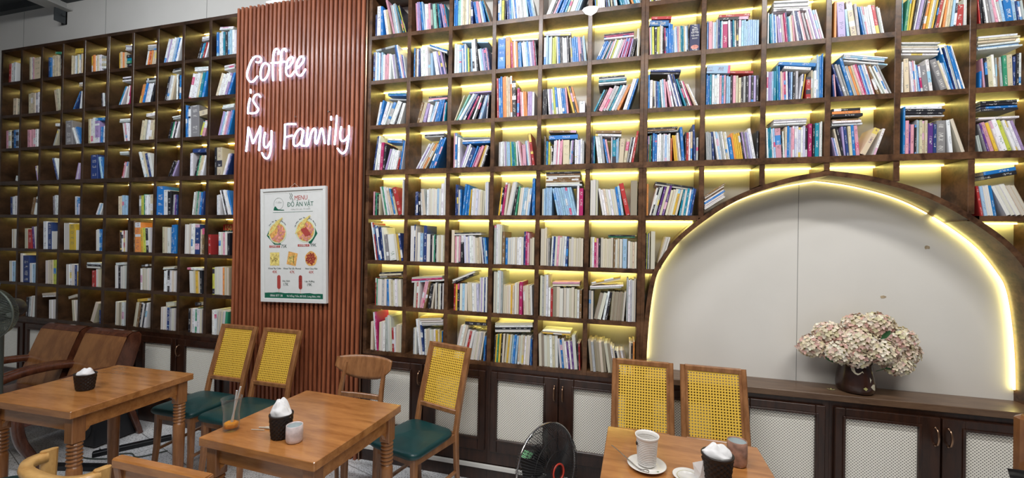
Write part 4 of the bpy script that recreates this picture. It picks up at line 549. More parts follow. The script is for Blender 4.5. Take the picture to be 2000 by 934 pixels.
# ------------------------------------------------------------ bookcases
XR, XL, P, PL, DB, Q = -1.71656, -5.39704, .301087, .277581, .013569, .31
def DR(i): return XR+i*P+(DB if i == 6 else 2*DB if i > 6 else 0)
def DL(i): return XL+i*PL+(DB if i == 4 else 2*DB if i > 4 else 0)
def zr(r): return 2.0+(3-r)*Q
TH = .026; BOT = zr(7)-TH; TOP = zr(-1)
def bookcase(label, cols, D, lw, rw, mat, led, back, leds_from=-1, arch=None):
    """cols: divider indices from first to last side"""
    i0, i1 = cols; x0 = D(i0)-lw[0]; x1 = D(i1)+rw[1]
    t = thing('bookcase', label, 'bookcase', (x0, 0, BOT))
    O = Matrix.Translation((-x0, 0, -BOT))
    def part(mb, name, m): return mb.build(name, m, t, O)
    part(MB().box(x0, x1, .0, WY-.012 if back else WY, TOP-TH, TOP), 'top_board', mat)
    xs = []
    for i in range(i0, i1+1):
        a = lw if i == i0 else (rw if i == i1 else (.0135, .0135)); xs.append((D(i)-a[0], D(i)+a[1]))
    for i, (a, b_) in zip(range(i0, i1+1), xs):
        yy = WY-.012 if back else WY
        part(MB().bbox(a, b_, .0, yy, zr(3)+.0, TOP-TH, .002), 'divider', mat)
        zb = BOT
        if arch and i in arch: zb = arch[i]
        if zb < zr(3)-.034: part(MB().bbox(a, b_, .0, yy, zb, zr(3)-.034, .002), 'divider', mat)
    part(MB().box(x0, x1, -.003, WY-.012 if back else WY, zr(3)-.034, zr(3)), 'middle_shelf', mat)
    yb = WY-.012 if back else WY
    for r in (0, 1, 2, 4, 5, 6, 7):
        for k in range(len(xs)-1):
            a, b_ = xs[k][1], xs[k+1][0]; z = zr(r)
            if arch and r > 3:
                sp = [(4, 6, None, .405), (4, 11, None, None), (4, 12, None, None), (4, 10, 1.655, None), (5, 6, None, .168), (5, 12, None, None), (5, 11, 1.892, None), (6, 12, None, None), (7, 12, None, None)]
                hit = [q for q in sp if q[0] == r and q[1] == i0+k]
                if not hit: continue
                if hit[0][2]: a = hit[0][2]
                if hit[0][3]: b_ = hit[0][3]
            if r == 7 and arch: continue
            part(MB().box(a, b_, .0015, yb, z-TH, z), 'shelf', mat)
    if back: part(MB().box(x0, x1, WY-.012, WY, BOT, TOP), 'back_panel', 'back_board')
    # LED strip along the back, under every shelf
    for r in range(-1, 7):
        z = zr(r)-TH-(.008 if r == 3 else 0)
        if r < leds_from: continue
        if not arch or r <= 3:
            part(MB().box(x0+.02, x1-.02, yb-(.022 if not back else .010), yb-(.012 if not back else .005), z-(.005 if not back else .0032), z-.0005), 'led_strip', led)
        else:
            rg = {4: [(x0+.02, .40), (1.66, x1-.02)], 5: [(x0+.02, .165), (1.90, x1-.02)], 6: [(1.96, x1-.02)]}[r]
            for a, b_ in rg: part(MB().box(a, b_, yb-.022, yb-.012, z-.005, z-.0005), 'led_strip', led)
    return t, part
bookcase('dark wooden grid bookcase at the far left end of the wall, ten shelves tall', (-1, 4), DL, (.013, .013), (.0185, .0005), 'shelf_wood_dark', 'led_yellow_dim', True)
bookcase('dark wooden grid bookcase touching the left edge of the red slatted panel', (4, 9), DL, (.0005, .0185), (.013, .0005), 'shelf_wood_dark', 'led_yellow_dim', True)
bookcase('tall brown grid bookcase between the slatted panel and the arch', (0, 6), DR, (.013, .013), (.022, .0005), 'shelf_wood', 'led_yellow', False, 0)
AP = [(.915, .768), (.912, .95), (.897, 1.163), (.870, 1.338), (.827, 1.434), (.741, 1.56), (.614, 1.677), (.476, 1.775), (.342, 1.841), (.17, 1.895), (.0, 1.925)]
AX = 1.03
half = [(p.x, p.z) for p in smooth_pts([(a, 0, z) for a, z in AP], 5)]
outer = [(AX-a, z) for a, z in half]+[(AX+a, z) for a, z in reversed(half[:-1])]
def offs(pl, d):
    out = []
    for i, (x, z) in enumerate(pl):
        a = pl[max(0, i-1)]; b_ = pl[min(len(pl)-1, i+1)]; tx, tz = b_[0]-a[0], b_[1]-a[1]; l = math.hypot(tx, tz)
        out.append((x+tz/l*d, z-tx/l*d))
    out[0] = (out[0][0], pl[0][1]); out[-1] = (out[-1][0], pl[-1][1]); return out
inner = offs(outer, .026)
def az(x):
    best = min(outer, key=lambda p: abs(p[0]-x)); return best[1]
arch_z = {i: az(DR(i)) for i in (7, 8, 9, 10, 11)}
arch_z[12] = 1.14
ta, part = bookcase('brown grid bookcase with a wide pointed arch cut through its lower half', (6, 13), DR, (.0005, .022), (.013, .013), 'shelf_wood', 'led_yellow', False, 0, arch_z)
n = len(outer)
mm = MB(); vs = [(x, -.004, z) for x, z in outer]+[(x, -.004, z) for x, z in inner]+[(x, WY, z) for x, z in outer]+[(x, WY, z) for x, z in inner]; fs = []
for i in range(n-1): fs += [(i, i+1, n+i+1, n+i), (2*n+i, i+2*n+1, i+1, i)[::-1], (n+i, n+i+1, 3*n+i+1, 3*n+i)[::-1], (3*n+i, 3*n+i+1, 2*n+i+1, 2*n+i)]
fs = [tuple(f) for f in fs]+[(0, n, 3*n, 2*n), (n-1, 3*n-1, 4*n-1, 2*n-1)]
mm.add(vs, fs); part(mm, 'arch', 'shelf_wood')
strip = offs(outer, .033)
for lo, hi, mt_ in ((2, 26, 'led_arch'), (26, 68, 'led_yellow_faint'), (68, len(strip)-2, 'led_arch')):
    mm = MB().sweep([(x, WY-.012, z) for x, z in strip[lo:hi]], [(-.003, -.004), (.003, -.004), (.003, .004), (-.003, .004)], upv=(0, 1, 0)); part(mm, 'led_strip', mt_)
# wall inside the arch: joint, hairline crack and two peeled patches
struct(MB().box(.956, .9585, WY-.0008, WY, .77, 1.9).build('trim_3', 'seam'))
for k, (px, pz, sc) in enumerate(((1.553, 1.535, .016), (1.362, 1.262, .016))):
    pts = [(px+sc*R.uniform(.6, 1.2)*math.cos(a*.7), pz+sc*.8*R.uniform(.5, 1.1)*math.sin(a*.7)) for a in range(9)]
    struct(MB().poly(pts[::-1], WY-.0012, WY-.0002).build('trim_%d' % (4+k), 'peel'))
o = MB().poly([(DR(5)-.050, 3.130+.012), (DR(5)-.038, 3.155), (DR(5)-.010, 3.162), (DR(5)+.032, 3.158), (DR(5)+.050, 3.148), (DR(5)+.036, 3.118), (DR(5)+.004, 3.100), (DR(5)-.030, 3.115)][::-1], -.0022, -.0006).build('paper_scrap', 'tissue', M=Matrix.Translation((0, 0, -.215)))
tag(o, 'torn white paper stuck to the shelf crossing near the top centre', 'paper')
# long counter inside the arch
t = thing('counter_shelf', 'long brown wooden ledge running along the foot of the arch', 'shelf', (1.2, 0, .7345))
MB().bbox(-1.073, 1.0, -.016, WY-.001, 0, .0335, .004).build('board', 'sill_wood', t)

# ------------------------------------------------------------ base cabinets
def cabinet(x0, x1, label, doors, top=BOT):
    """doors: (left, right, handle side)"""
    t = thing('base_cabinet', label, 'cabinet', (x0, 0, 0)); O = Matrix.Translation((-x0, 0, 0))
    MB().box(x0+.0005, x1-.0005, .0, WY-.004, .12, top-.0005).box(x0+.0005, x1-.0005, .006, WY-.004, 0, .12).build('body', 'cabinet_wood', t, O)
    for a, b_, hs in doors:
        la, lb = (a+.045, b_-.088) if hs > 0 else (a+.088, b_-.045)
        if hs == 0: la, lb = a+.06, b_-.06
        z0, z1, l0, l1 = .205, .705, .285, .655
        d = MB(); y0 = -.020
        for (p, q, r_, s_) in ((a, la, z0, z1), (lb, b_, z0, z1), (la, lb, z0, l0), (la, lb, l1, z1)): d.bbox(p, q, y0, -.001, r_, s_, .003)
        dd = d.build('door', 'cabinet_wood', t, O)
        # raised moulding round the webbing
        mo = MB()
        for (p, q, r_, s_) in ((la-.012, la, l0-.012, l1+.012), (lb, lb+.012, l0-.012, l1+.012), (la, lb, l0-.012, l0), (la, lb, l1, l1+.012)): mo.bbox(p, q, y0-.006, y0, r_, s_, .003)
        mo.build('moulding', 'cabinet_wood', dd)
        g = MB().box(la, lb, -.008, -.004, l0, l1); g.uv = {2: [(la, l0), (lb, l0), (lb, l1), (la, l1)]}
        g.build('webbing_panel', 'cane_white', dd)
        hx = b_-.022 if hs > 0 else a+.022
        if hs:
            h = MB().tube(smooth_pts([(hx, y0, .655), (hx, y0-.016, .648), (hx, y0-.024, .615), (hx, y0-.016, .582), (hx, y0, .575)], 4), .0048, 8)
            h.lathe([(0, 0), (.007, .001), (.005, .004), (0, .005)], 8, M=Matrix.Translation((hx, y0, .657)) @ Matrix.Rotation(PI/2, 4, 'X'))
            h.lathe([(0, 0), (.007, .001), (.005, .004), (0, .005)], 8, M=Matrix.Translation((hx, y0, .573)) @ Matrix.Rotation(PI/2, 4, 'X'))
            h.build('handle', 'bronze', dd)
    return t
cabinet(-5.664, -5.235, 'dark cabinet behind the fan at the far left', [(-5.66, -5.25, 0)])
cabinet(-5.235, -4.320, 'dark cabinet with pale webbing behind the left wooden armchair', [(-5.218, -4.785, 1), (-4.775, -4.335, -1)])
cabinet(-4.320, -3.402, 'dark cabinet with pale webbing behind the right wooden armchair', [(-4.30, -3.872, 1), (-3.842, -3.41, -1)])
cabinet(-3.402, -2.872, 'dark single-door cabinet just left of the slatted panel', [(-3.40, -2.962, -1)])
cabinet(-1.730, -.812, 'dark cabinet with white webbing doors right of the slatted panel', [(-1.697, -1.262, 1), (-1.255, -.826, -1)])
cabinet(-.812, .092, 'dark cabinet with white webbing doors behind the black floor fan', [(-.790, -.364, 1), (-.358, .070, -1)])
cabinet(.092, 1.045, 'dark cabinet behind the two cane chairs at the right table', [(.135, .574, 1), (.584, 1.022, -1)], .7335)
cabinet(1.045, 1.985, 'dark two-door cabinet right of the cane chairs, below the flowers', [(1.064, 1.503, 1), (1.511, 1.955, -1)], .7335)
cabinet(1.985, 2.30, 'dark cabinet at the right end of the arch counter', [(2.0, 2.28, 0)], .7335)
# white cable duct along the cabinets' foot
t = MB().bbox(-3.45, -1.62, -.016, .0, .088, .112, .002).build('cable_duct', 'trunking', M=Matrix()); tag(t, 'thin white cable duct behind the left cane chairs near the floor', 'cable duct', 'cable ducts')
t = MB().bbox(-1.6, -.30, -.016, .0, .088, .112, .002).build('cable_duct', 'trunking'); tag(t, 'thin white cable duct between the single cane chair and the black fan', 'cable duct', 'cable ducts')

# ------------------------------------------------------------ slatted panel, lamp, sign, menu
t = thing('slatted_panel', 'tall red-brown panel of vertical wooden slats between the bookcases', 'wall panel', (-2.29, 0, 0))
x0, x1 = -2.869, -1.742
MB().box(x0+2.29, x1+2.29, .0, WY-.004, .0, 3.255).build('backing_board', 'slat_back', t)
NS = 30; pit = (x1-x0)/NS
for i in range(NS):
    a = x0+i*pit+2.29
    MB().bbox(a+.005, a+pit-.012, -.022, .0, .0, 3.262+.006*(i % 2), .003).build('slat', 'slat_wood', t)
MB().box(x1+2.29+.001, x1+2.29+.010, -.012, WY-.004, 0, 3.255).build('edge_strip', 'bronze', t)
t = thing('tube_lamp', 'short white tube lamp on top of the slatted panel', 'lamp', (-2.51, .02, 3.27))
MB().box(-.11, .11, -.02, .02, -.0, .010).build('holder', 'trunking', t)
MB().tube([(-.11, -.004, .022), (.11, -.004, .022)], .011, 10).build('tube', 'tube_white', t)

t = thing('neon_sign', 'glowing white neon lettering on the slatted panel above the menu', 'neon sign', (-2.3, -.02, 2.0))
O = Matrix.Translation((2.3, .02, -2.0))
for L_ in SIGN:
    g = MB(); bk = MB()
    for st in L_:
        p3 = smooth_pts([(x, -.052, z) for x, z in st], 4)
        g.tube(p3, .0064, 8)
        # rounded ends
        pb = [(p.x, -.035, p.z) for p in p3]
        bk.sweep(pb, [(-.020, -.003), (.020, -.003), (.020, .003), (-.020, .003)], upv=(0, 1, 0), smooth=False)
        for e in (p3[0], p3[-1]): g.add(*(lambda c: ([(c[0]+.0064*math.cos(a)*math.cos(b2), c[1]+.0064*math.sin(b2), c[2]+.0064*math.sin(a)*math.cos(b2)) for b2 in (-1.4, -.7, 0, .7, 1.4) for a in [k*PI/4 for k in range(8)]], [(r_*8+k, r_*8+(k+1) % 8, r_*8+8+(k+1) % 8, r_*8+8+k) for r_ in range(4) for k in range(8)]))(e), smooth=True)
    g.build('letter_tube', 'neon_white', t, O); bk.build('letter_backing', 'acrylic', t, O)
mm = MB()
for x, z in ((-2.70, 2.87), (-2.45, 2.75), (-2.68, 2.42), (-2.30, 2.40), (-2.02, 2.42)): mm.tube([(x, -.020, z), (x, -.034, z)], .005, 8)
mm.build('spacer', 'steel', t, O)

t = thing('menu_board', 'white framed menu of snacks hanging below the neon sign', 'menu', (-2.290, -.022, 1.4725)); t.rotation_euler = (0, -.030, 0)
W_, H_ = .565, .826
f = MB()
for (a, b_, c, d) in ((-W_/2, W_/2, -H_/2, -H_/2+.026), (-W_/2, W_/2, H_/2-.022, H_/2), (-W_/2, -W_/2+.024, -H_/2+.026, H_/2-.022), (W_/2-.024, W_/2, -H_/2+.026, H_/2-.022)): f.bbox(a, b_, -.026, 0, c, d, .002)
f.build('frame', 'board_white', t)
MB().box(-W_/2+.024, W_/2-.024, -.018, -.001, -H_/2+.026, H_/2-.022).build('printed_sheet', 'board_white', t)
yp = -.0185
def uvp(s_, t_): return ((s_-.5)*W_, (.5-t_)*H_)
def T(body, s_, t_, size, mat='print_dark', sx=1):
    x, z = uvp(s_, t_); text(body, size, mat, t, Matrix.Translation((x, yp, z)) @ FACE, 'lettering', sx=sx)
def disc(s_, t_, r, name, mat, y=yp, ratio=1, n=24, wob=0):
    x, z = uvp(s_, t_); MB().poly([(x+r*(1+wob*math.sin(7*a+s_*9))*math.cos(a), z+r*ratio*(1+wob*math.sin(5*a))*math.sin(a)) for a in [-2*PI*k/n for k in range(n)]], y-.0006, y).build(name, mat, t)
def quad_(s0, s1, t0, t1, name, mat, y=yp):
    a, z1 = uvp(s0, t0); b_, z0 = uvp(s1, t1); MB().box(a, b_, y-.0005, y, z0, z1).build(name, mat, t)
mm = MB(); a, z1 = uvp(.055, .045); b_, z0 = uvp(.055, .935); mm.box(a-.0008, a+.0008, yp-.0004, yp, z0, z1); c_, _ = uvp(.93, .045); mm.box(a, c_, yp-.0004, yp, z1-.0012, z1); mm.build('printed_rule', 'print_grey', t)
x, z = uvp(.28, .135); mm = MB()
ring = [(x+.042*math.cos(a), yp, z+.042*math.sin(a)) for a in [2*PI*k/28 for k in range(28)]]
mm.sweep(ring, [(-.002, -.0004), (.002, -.0004), (.002, .0004), (-.002, .0004)], True, upv=(0, 1, 0)).build('logo_ring', 'print_grey', t)
mm = MB().poly([(x-.045, z-.048), (x-.04, z-.028), (x-.028, z-.018), (x-.014, z-.034), (x+.0, z-.044), (x+.045, z-.046), (x+.05, z-.052)][::-1], yp-.0008, yp); mm.build('logo_leaf', 'print_green', t)
T('Coffee', .28, .125, .019, 'print_grey')
mm = MB()
for dx in (0, .014): mm.sweep(smooth_pts([(uvp(.462, .07)[0]+dx-.006, yp, uvp(0, .050)[1]), (uvp(.462, .07)[0]+dx+.003, yp, uvp(0, .068)[1]), (uvp(.462, .07)[0]+dx-.003, yp, uvp(0, .085)[1]), (uvp(.462, .07)[0]+dx+.006, yp, uvp(0, .104)[1])], 4), [(-.0018, -.0004), (.0018, -.0004), (.0018, .0004), (-.0018, .0004)], upv=(0, 1, 0))
mm.build('steam_mark', 'print_dark', t)
T('MENU', .625, .093, .046, 'print_red', .9); T('ĐỒ ĂN VẶT', .615, .149, .046, 'print_green', .9)
T('Hương vị khó quên - Ăn là ghiền', .617, .190, .0125, 'print_grey'); quad_(.19, .80, .2115, .214, 'printed_rule', 'print_green')
for s_, t_, r, w in ((.262, .392, .079, 0), (.690, .380, .083, 1)):
    # leaves behind, plate, sausages and fries
    x, z = uvp(s_, t_)
    MB().poly([(x+(-1 if not w else 1)*r*1.22, z-.02), (x+(-1 if not w else 1)*r*.8, z+.05), (x, z), (x+.03, z-r*1.1), (x-.03 if not w else x+.05, z-r*1.08)][::(1 if w else -1)], yp-.0003, yp).build('leaf_print', 'print_green', t)
    disc(s_, t_, r, 'plate_print', 'print_plate', yp-.0004, 1)
    disc(s_, t_, r*.88, 'plate_print', 'print_orange', yp-.0009, 1)
    mm = MB()
    for k in range(9):
        a0 = 2.0+k*.06; x_, z_ = x-r*.62+k*.008, z+.006+k*.0045
        mm.box(-.004, .004, 0, .0006, -.038, .034, 0, Matrix.Translation((x_-.004+.001*k, yp-.0019-.0005*k, z_-.002+.0065*k)) @ Matrix.Rotation(.95+.07*(k % 3), 4, 'Y'))
    mm.build('fries_print', 'print_fries', t)
    mm = MB()
    for k in range(24):
        a = k*2.4; rr = r*.80*math.sqrt((k+.5)/24); cx, cz = x+rr*math.cos(a), z+rr*math.sin(a)
        if cx < x-.004 and cz > z-.022+(x-cx)*-.2: continue
        mm.poly([(cx+.0125*math.cos(q), cz+.0115*math.sin(q)) for q in [-2*PI*j/10 for j in range(10)]], yp-.0022-.0003*(k % 3), yp-.001)
    mm.build('sausage_print', 'print_pink', t)
    if w:
        mm = MB()
        for k in range(3): mm.box(-.008, .008, 0, .0005, -.034, .034, 0, Matrix.Translation((x+.0+k*.016-.01, yp-.0038-.0005*k, z-.012-k*.001+k*.006)) @ Matrix.Rotation(-.7, 4, 'Y'))
        mm.build('sausage_print', 'print_red', t)
    # curved caption over the plate
    cap = 'Khoai Tây, Xúc Xích, Nem Chua' if not w else 'Lạp Xưởng, Khoai Tây, Xúc Xích, Nem Chua'
    th0 = 2.5 if not w else 2.8; dth = .065 if not w else .062
    for k, ch in enumerate(cap):
        if ch == ' ': continue
        a = th0-k*dth; text(ch, .0125, 'print_dark', t, Matrix.Translation((x+(r+.012)*math.cos(a), yp, z+(r+.012)*math.sin(a))) @ Matrix.Rotation(-(a-PI/2), 4, 'Y') @ FACE, 'lettering')
quad_(.132, .30, .502, .522, 'price_badge', 'print_red'); quad_(.574, .748, .495, .515, 'price_badge', 'print_red')
yy = yp; yp = yp-.0006
T('COMBO 3', .216, .5125, .0195, 'board_white', .9); T('COMBO 4', .661, .5055, .0195, 'board_white', .9)
yp = yy
T('75K', .362, .512, .034, 'print_dark', .9); T('99K', .808, .505, .034, 'print_dark', .9)
def sq(s_, t_, w, rot, mat, name):
    x, z = uvp(s_, t_); M = Matrix.Translation((x, yp, z)) @ Matrix.Rotation(rot, 4, 'Y')
    MB().box(-w/2, w/2, -.0006, 0, -w*.58, w*.58, 0, M).build(name, mat, t)
    mm = MB()
    for k in range(16): mm.box(-.0022, .0022, -.0016, -.0008, -w*.28, w*.28, 0, M @ Matrix.Translation((R.uniform(-.3, .3)*w, -.0004*(k % 2), R.uniform(-.25, .25)*w)) @ Matrix.Rotation(R.uniform(-1.2, 1.2), 4, 'Y'))
    mm.build(name, 'print_fries', t)
sq(.215, .622, .082, 0, 'print_fries', 'fries_print'); sq(.487, .620, .08, .2, 'print_orange', 'fries_print')
disc(.772, .620, .050, 'snack_print', 'print_orange', yp, 1.05, 24, .04)
mm = MB(); x, z = uvp(.772, .62)
for k in range(26):
    a = k*2.4; rr = .040*math.sqrt((k+.5)/26); cx, cz = x+rr*math.cos(a), z+rr*math.sin(a)
    mm.poly([(cx+.0075*math.cos(q), cz+.0075*math.sin(q)) for q in [-2*PI*j/7 for j in range(7)]], yp-.0016-.0004*(k % 3), yp-.0005)
mm.build('snack_print', 'print_sausage', t)
for b_, s_, pr in (('Khoai Tây Chiên', .215, '40K'), ('Khoai Tây Lắc Phomai', .487, '47K'), ('Nem Chua Rán', .775, '40K')): T(b_, s_, .706, .0175, 'print_dark', .95); T(pr, s_, .737, .029, 'print_red', .9)
for s_, mat in ((.28, 'print_red'), (.612, 'print_sausage')):
    x, z = uvp(s_, .824); pts = [(x+.0145*math.cos(a), z+(.036 if math.sin(a) > 0 else -.036)+.014*math.sin(a)) for a in [-2*PI*k/24 for k in range(24)]]
    MB().poly(pts, yp-.0012, yp).build('sausage_print', mat, t)
    MB().box(x-.0012, x+.0012, yp-.0004, yp, z-.085, z-.05).build('stick_print', 'print_pink', t)
T('Xúc Xích', .392, .815, .0175, 'print_dark'); T('17K', .392, .845, .030, 'print_dark', .9); T('Lạp Xưởng', .750, .815, .0175, 'print_dark'); T('19K', .750, .845, .030, 'print_dark', .9)
x0_, z1 = uvp(.055, .918); x1_, z0 = uvp(.945, .965)
pts = [(x0_, z0), (x1_, z0)]+[(x1_+(x0_-x1_)*k/14, z1+R.uniform(-.003, .003)) for k in range(15)]
MB().poly(pts, yp-.0006, yp).build('footer_print', 'print_green', t)
yp -= .0006
T('0866 877 38', .24, .944, .022, 'board_white'); T('96 Hồng Tiến, Bồ Đề, Long Biên, HN', .655, .945, .0185, 'board_white')
MB().tube([(-.045, -.004, H_/2), (0, .001, H_/2+.032), (.045, -.004, H_/2)], .0012, 5).build('hanging_string', 'string', t)

# ------------------------------------------------------------ books
PAL = {'w': ((.82, .84, .87), 'white'), 'g': ((.45, .47, .48), 'grey'), 'G': ((.22, .22, .23), 'dark grey'), 'k': ((.022, .022, .03), 'black'),
 'b': ((.02, .19, .55), 'blue'), 'B': ((.025, .055, .20), 'navy blue'), 'c': ((.36, .56, .76), 'pale blue'), 't': ((.01, .24, .36), 'teal'),
 'p': ((.72, .36, .45), 'pink'), 'P': ((.42, .33, .58), 'lilac'), 'm': ((.45, .025, .14), 'crimson'), 'r': ((.42, .035, .035), 'red'),
 'o': ((.75, .28, .08), 'orange'), 'y': ((.74, .48, .06), 'yellow'), 'Y': ((.58, .62, .10), 'lime green'), 'n': ((.04, .28, .16), 'green'),
 'e': ((.66, .58, .42), 'cream'), 'u': ((.22, .13, .06), 'brown'), 'v': ((.12, .04, .24), 'purple'), 'a': ((.30, .62, .56), 'mint green'),
 'f': ((.72, .68, .56), 'cream-paged'), 'F': ((.50, .45, .36), 'yellowed'), 'l': ((.60, .62, .80), 'lavender'), 'R': ((.50, .04, .06), 'white and red'),
 'D': ((.015, .02, .09), 'navy dictionary'), 'T': ((.03, .17, .42), 'blue dictionary'), 'M': ((.01, .09, .09), 'dark teal')}
def jit(c, a=.12): k = 1+R.uniform(-a, a); return tuple(max(0, min(.95, v*k*(1+R.uniform(-.05, .05)))) for v in c)
def book_faces(mb, pg, t_, L, dp, ch, row, M, seed, unit):
    """cover (chamfered spine and two boards) into mb, page block into pg"""
    c = jit(PAL[ch][0]); out = ch in 'fF' or (row >= 4 and unit == 'R' and ch in 'weg' and R.random() < .72) or (unit == 'L' and row >= 5 and ch in 'weg' and R.random() < .75)
    bt = min(.0011, t_*.12); ch_ = min(.0022, t_*.28)
    pc = jit((.82, .76, .62) if ch != 'w' else (.90, .87, .80), .12)
    if ch == 'F': pc = jit((.42, .36, .27), .15)
    n0 = len(mb.f)
    if not out:   # spine to the front
        prof = [(0, dp), (0, ch_), (ch_*.6, 0), (t_-ch_*.6, 0), (t_, ch_), (t_, dp), (t_-bt, dp), (t_-bt, .0016), (bt, .0016), (bt, dp)]
        k = len(prof); vs = [(x, y, 0) for x, y in prof]+[(x, y, L) for x, y in prof]
        fs = [(i, (i+1) % k, (i+1) % k+k, i+k) for i in range(k)]
        fs += [(0, 9, 8, 1), (1, 8, 7, 4, 3, 2), (4, 7, 6, 5), (10, 11, 18, 19), (11, 12, 13, 14, 17, 18), (14, 15, 16, 17)]
        fs = [tuple(reversed(f)) if i < k else f for i, f in enumerate(fs)]; fs = [tuple(reversed(f)) for f in fs]
        mb.add(vs, fs, 0, M)
        for i in range(len(fs)): mb.col[n0+i] = c
        s_ = seed+.001
        for i in (0, 4): mb.uv[n0+i] = [(s_, 0)]*4
        w0 = .02
        for i, (u0, u1) in ((1, (w0, .12)), (2, (.12, .88)), (3, (.88, .99))):
            mb.uv[n0+i] = [(seed+u0, 0), (seed+u1, 0), (seed+u1, L), (seed+u0, L)]
        for i in list(range(5, k))+list(range(k, len(fs))): mb.uv[n0+i] = [(s_, 0)]*len(fs[i])
        y0, y1 = .002, dp-.002
    else:         # fore-edge to the front
        for x0, x1 in ((0, bt), (t_-bt, t_)):
            n1 = len(mb.f); mb.box(x0, x1, 0, dp, 0, L, 0, M)
            for i in range(6): mb.col[n1+i] = c; mb.uv[n1+i] = [(seed+.001, 0)]*4
        n1 = len(mb.f); mb.box(bt, t_-bt, dp-.0014, dp, 0, L, 0, M)
        for i in range(6): mb.col[n1+i] = c; mb.uv[n1+i] = [(seed+.001, 0)]*4
        y0, y1 = .0015, dp-.002
    n2 = len(pg.f); pg.box(bt+.0001, t_-bt-.0001, y0, y1, .0012, L-.0012, 0, M)
    for i in range(6):
        pg.col[n2+i] = pc; a = seed % 97
        pg.uv[n2+i] = [(a, 0), (a+t_*60, 0), (a+t_*60, L), (a, L)]
ORD = 'first second third fourth fifth sixth seventh eighth ninth tenth eleventh twelfth thirteenth fourteenth fifteenth sixteenth seventeenth eighteenth nineteenth twentieth'.split()+['last']*20
RN = ['top row', 'second row', 'third row', 'fourth row', 'fifth row', 'sixth row', 'seventh row', 'bottom row']
allc, allp = MB(), MB(); seed = 3
def colname(u, c):
    return '%s column %s of slats' % ((ORD[c], 'right') if u == 'R' else (ORD[9-c], 'left'))
for line in BOOKS.strip().split('\n'):
    key, items = line.split('|'); u, r, c = key.split(); r = int(r); c = int(c); z0 = zr(r); no = nf = 0
    its = items.split(' '); ups = [q for q in its if q.count(',') == 4]; nfl = len(its)-len(ups)
    for q in its:
        v = q.split(','); tok = v[0]; ind = '!' in tok; ch = tok[0]; x, a, t_, L = float(v[1])/1e4, float(v[2])/1e3, float(v[3])/1e4, float(v[4])/1e4
        flat = len(v) == 6; seed += 1
        dp = min(.155, max(.105, L*.82))*R.uniform(.95, 1)
        y = R.uniform(.003, .013) if u == 'R' else R.uniform(.004, .012)
        if u == 'L' and r == 5 and c == 9: dp = .145 if ch == 'r' else (.012 if ch == 'M' else .09); y = .006 if ch != 'M' else .11
        if u == 'L' and r == 5 and c == 9 and ch == 'M': t_ = .118; L = .24; x -= .002
        if flat:
            zb = float(v[5])/1e4; tk = t_*math.cos(a)
            M = Matrix.Translation((x, y, zb)) @ Matrix.Rotation(-a, 4, 'Y') @ Matrix.Translation((0, 0, tk)) @ Matrix.Rotation(PI/2, 4, 'Y'); t_ = tk
            nf += 1
        else:
            no += 1; M = Matrix.Translation((x, y, z0+.0003)) @ Matrix.Rotation(a, 4, 'Y')
            if a > 0: M = M @ Matrix.Translation((-t_, 0, 0))
        if ch in 'DTM': ind = True
        if not ind: book_faces(allc, allp, t_, L, dp, ch, r, M, seed, u); continue
        cb, pb = MB(), MB(); book_faces(cb, pb, t_, L, dp, ch, r, Matrix(), seed, u)
        o = cb.build('book', 'book_cover'); o.matrix_world = M
        pb.build('page_block', 'pages', o)
        cn = PAL[ch][1]; th = 'thick' if t_ > .022 else ('thin' if t_ < .0095 else 'mid-sized')
        if flat: lab = '%s %s flat book, %s up in stack, %s, %s' % (th, cn, ORD[nf-1], RN[r], colname(u, c))
        else: lab = '%s %s %sbook, %s from left, %s, %s' % (th, cn, 'leaning ' if abs(a) > .12 else '', ORD[no-1], RN[r], colname(u, c))
        tag(o, lab, 'book', 'books in the wall bookcases')
        if ch == 'T': 
            Mi = Matrix.Rotation(-PI/2, 4, 'Y')
            text('TỪ ĐIỂN', t_*.24, 'motif_cream', o, Matrix.Translation((t_*.28, -.0006, L*.5)) @ Matrix.Rotation(-PI/2, 4, 'Y') @ FACE)
            text('ANH - VIỆT', t_*.42, 'motif_cream', o, Matrix.Translation((t_*.66, -.0006, L*.5)) @ Matrix.Rotation(-PI/2, 4, 'Y') @ FACE)
        if ch == 'D':
            for k, (w_, s_) in enumerate((('TỪ ĐIỂN', .011), ('Anh-Việt', .015), ('Việt-Anh', .015), ('ENGLISH', .010))):
                text(w_, s_, 'board_white', o, Matrix.Translation((t_*.5, -.0006, L*(.80-.11*k))) @ FACE, sx=.72)
            mm = MB(); mm.poly([(t_*.5+.02*math.cos(q_), L*.14+.012*math.sin(q_)) for q_ in [-2*PI*k/20 for k in range(20)]], -.0007, 0).build('badge', 'print_pink', o)
        if ch == 'M':
            MB().box(.0, t_, -.0007, 0, L*.80, L).build('cover_band', 'red_plastic', o)
            text('150', .062, 'print_fries', o, Matrix.Translation((t_*.48, -.0012, L*.86)) @ FACE, sx=.8); text('CÂU', .024, 'print_fries', o, Matrix.Translation((t_*.28, -.0012, L*.68)) @ FACE)
rest = allc.build('books', 'book_cover'); tag(rest, 'all the smaller books filling the remaining shelf space of the bookcases', 'books', None); rest['kind'] = 'stuff'
pr = allp.build('page_block', 'pages', rest); pr['kind'] = 'stuff'
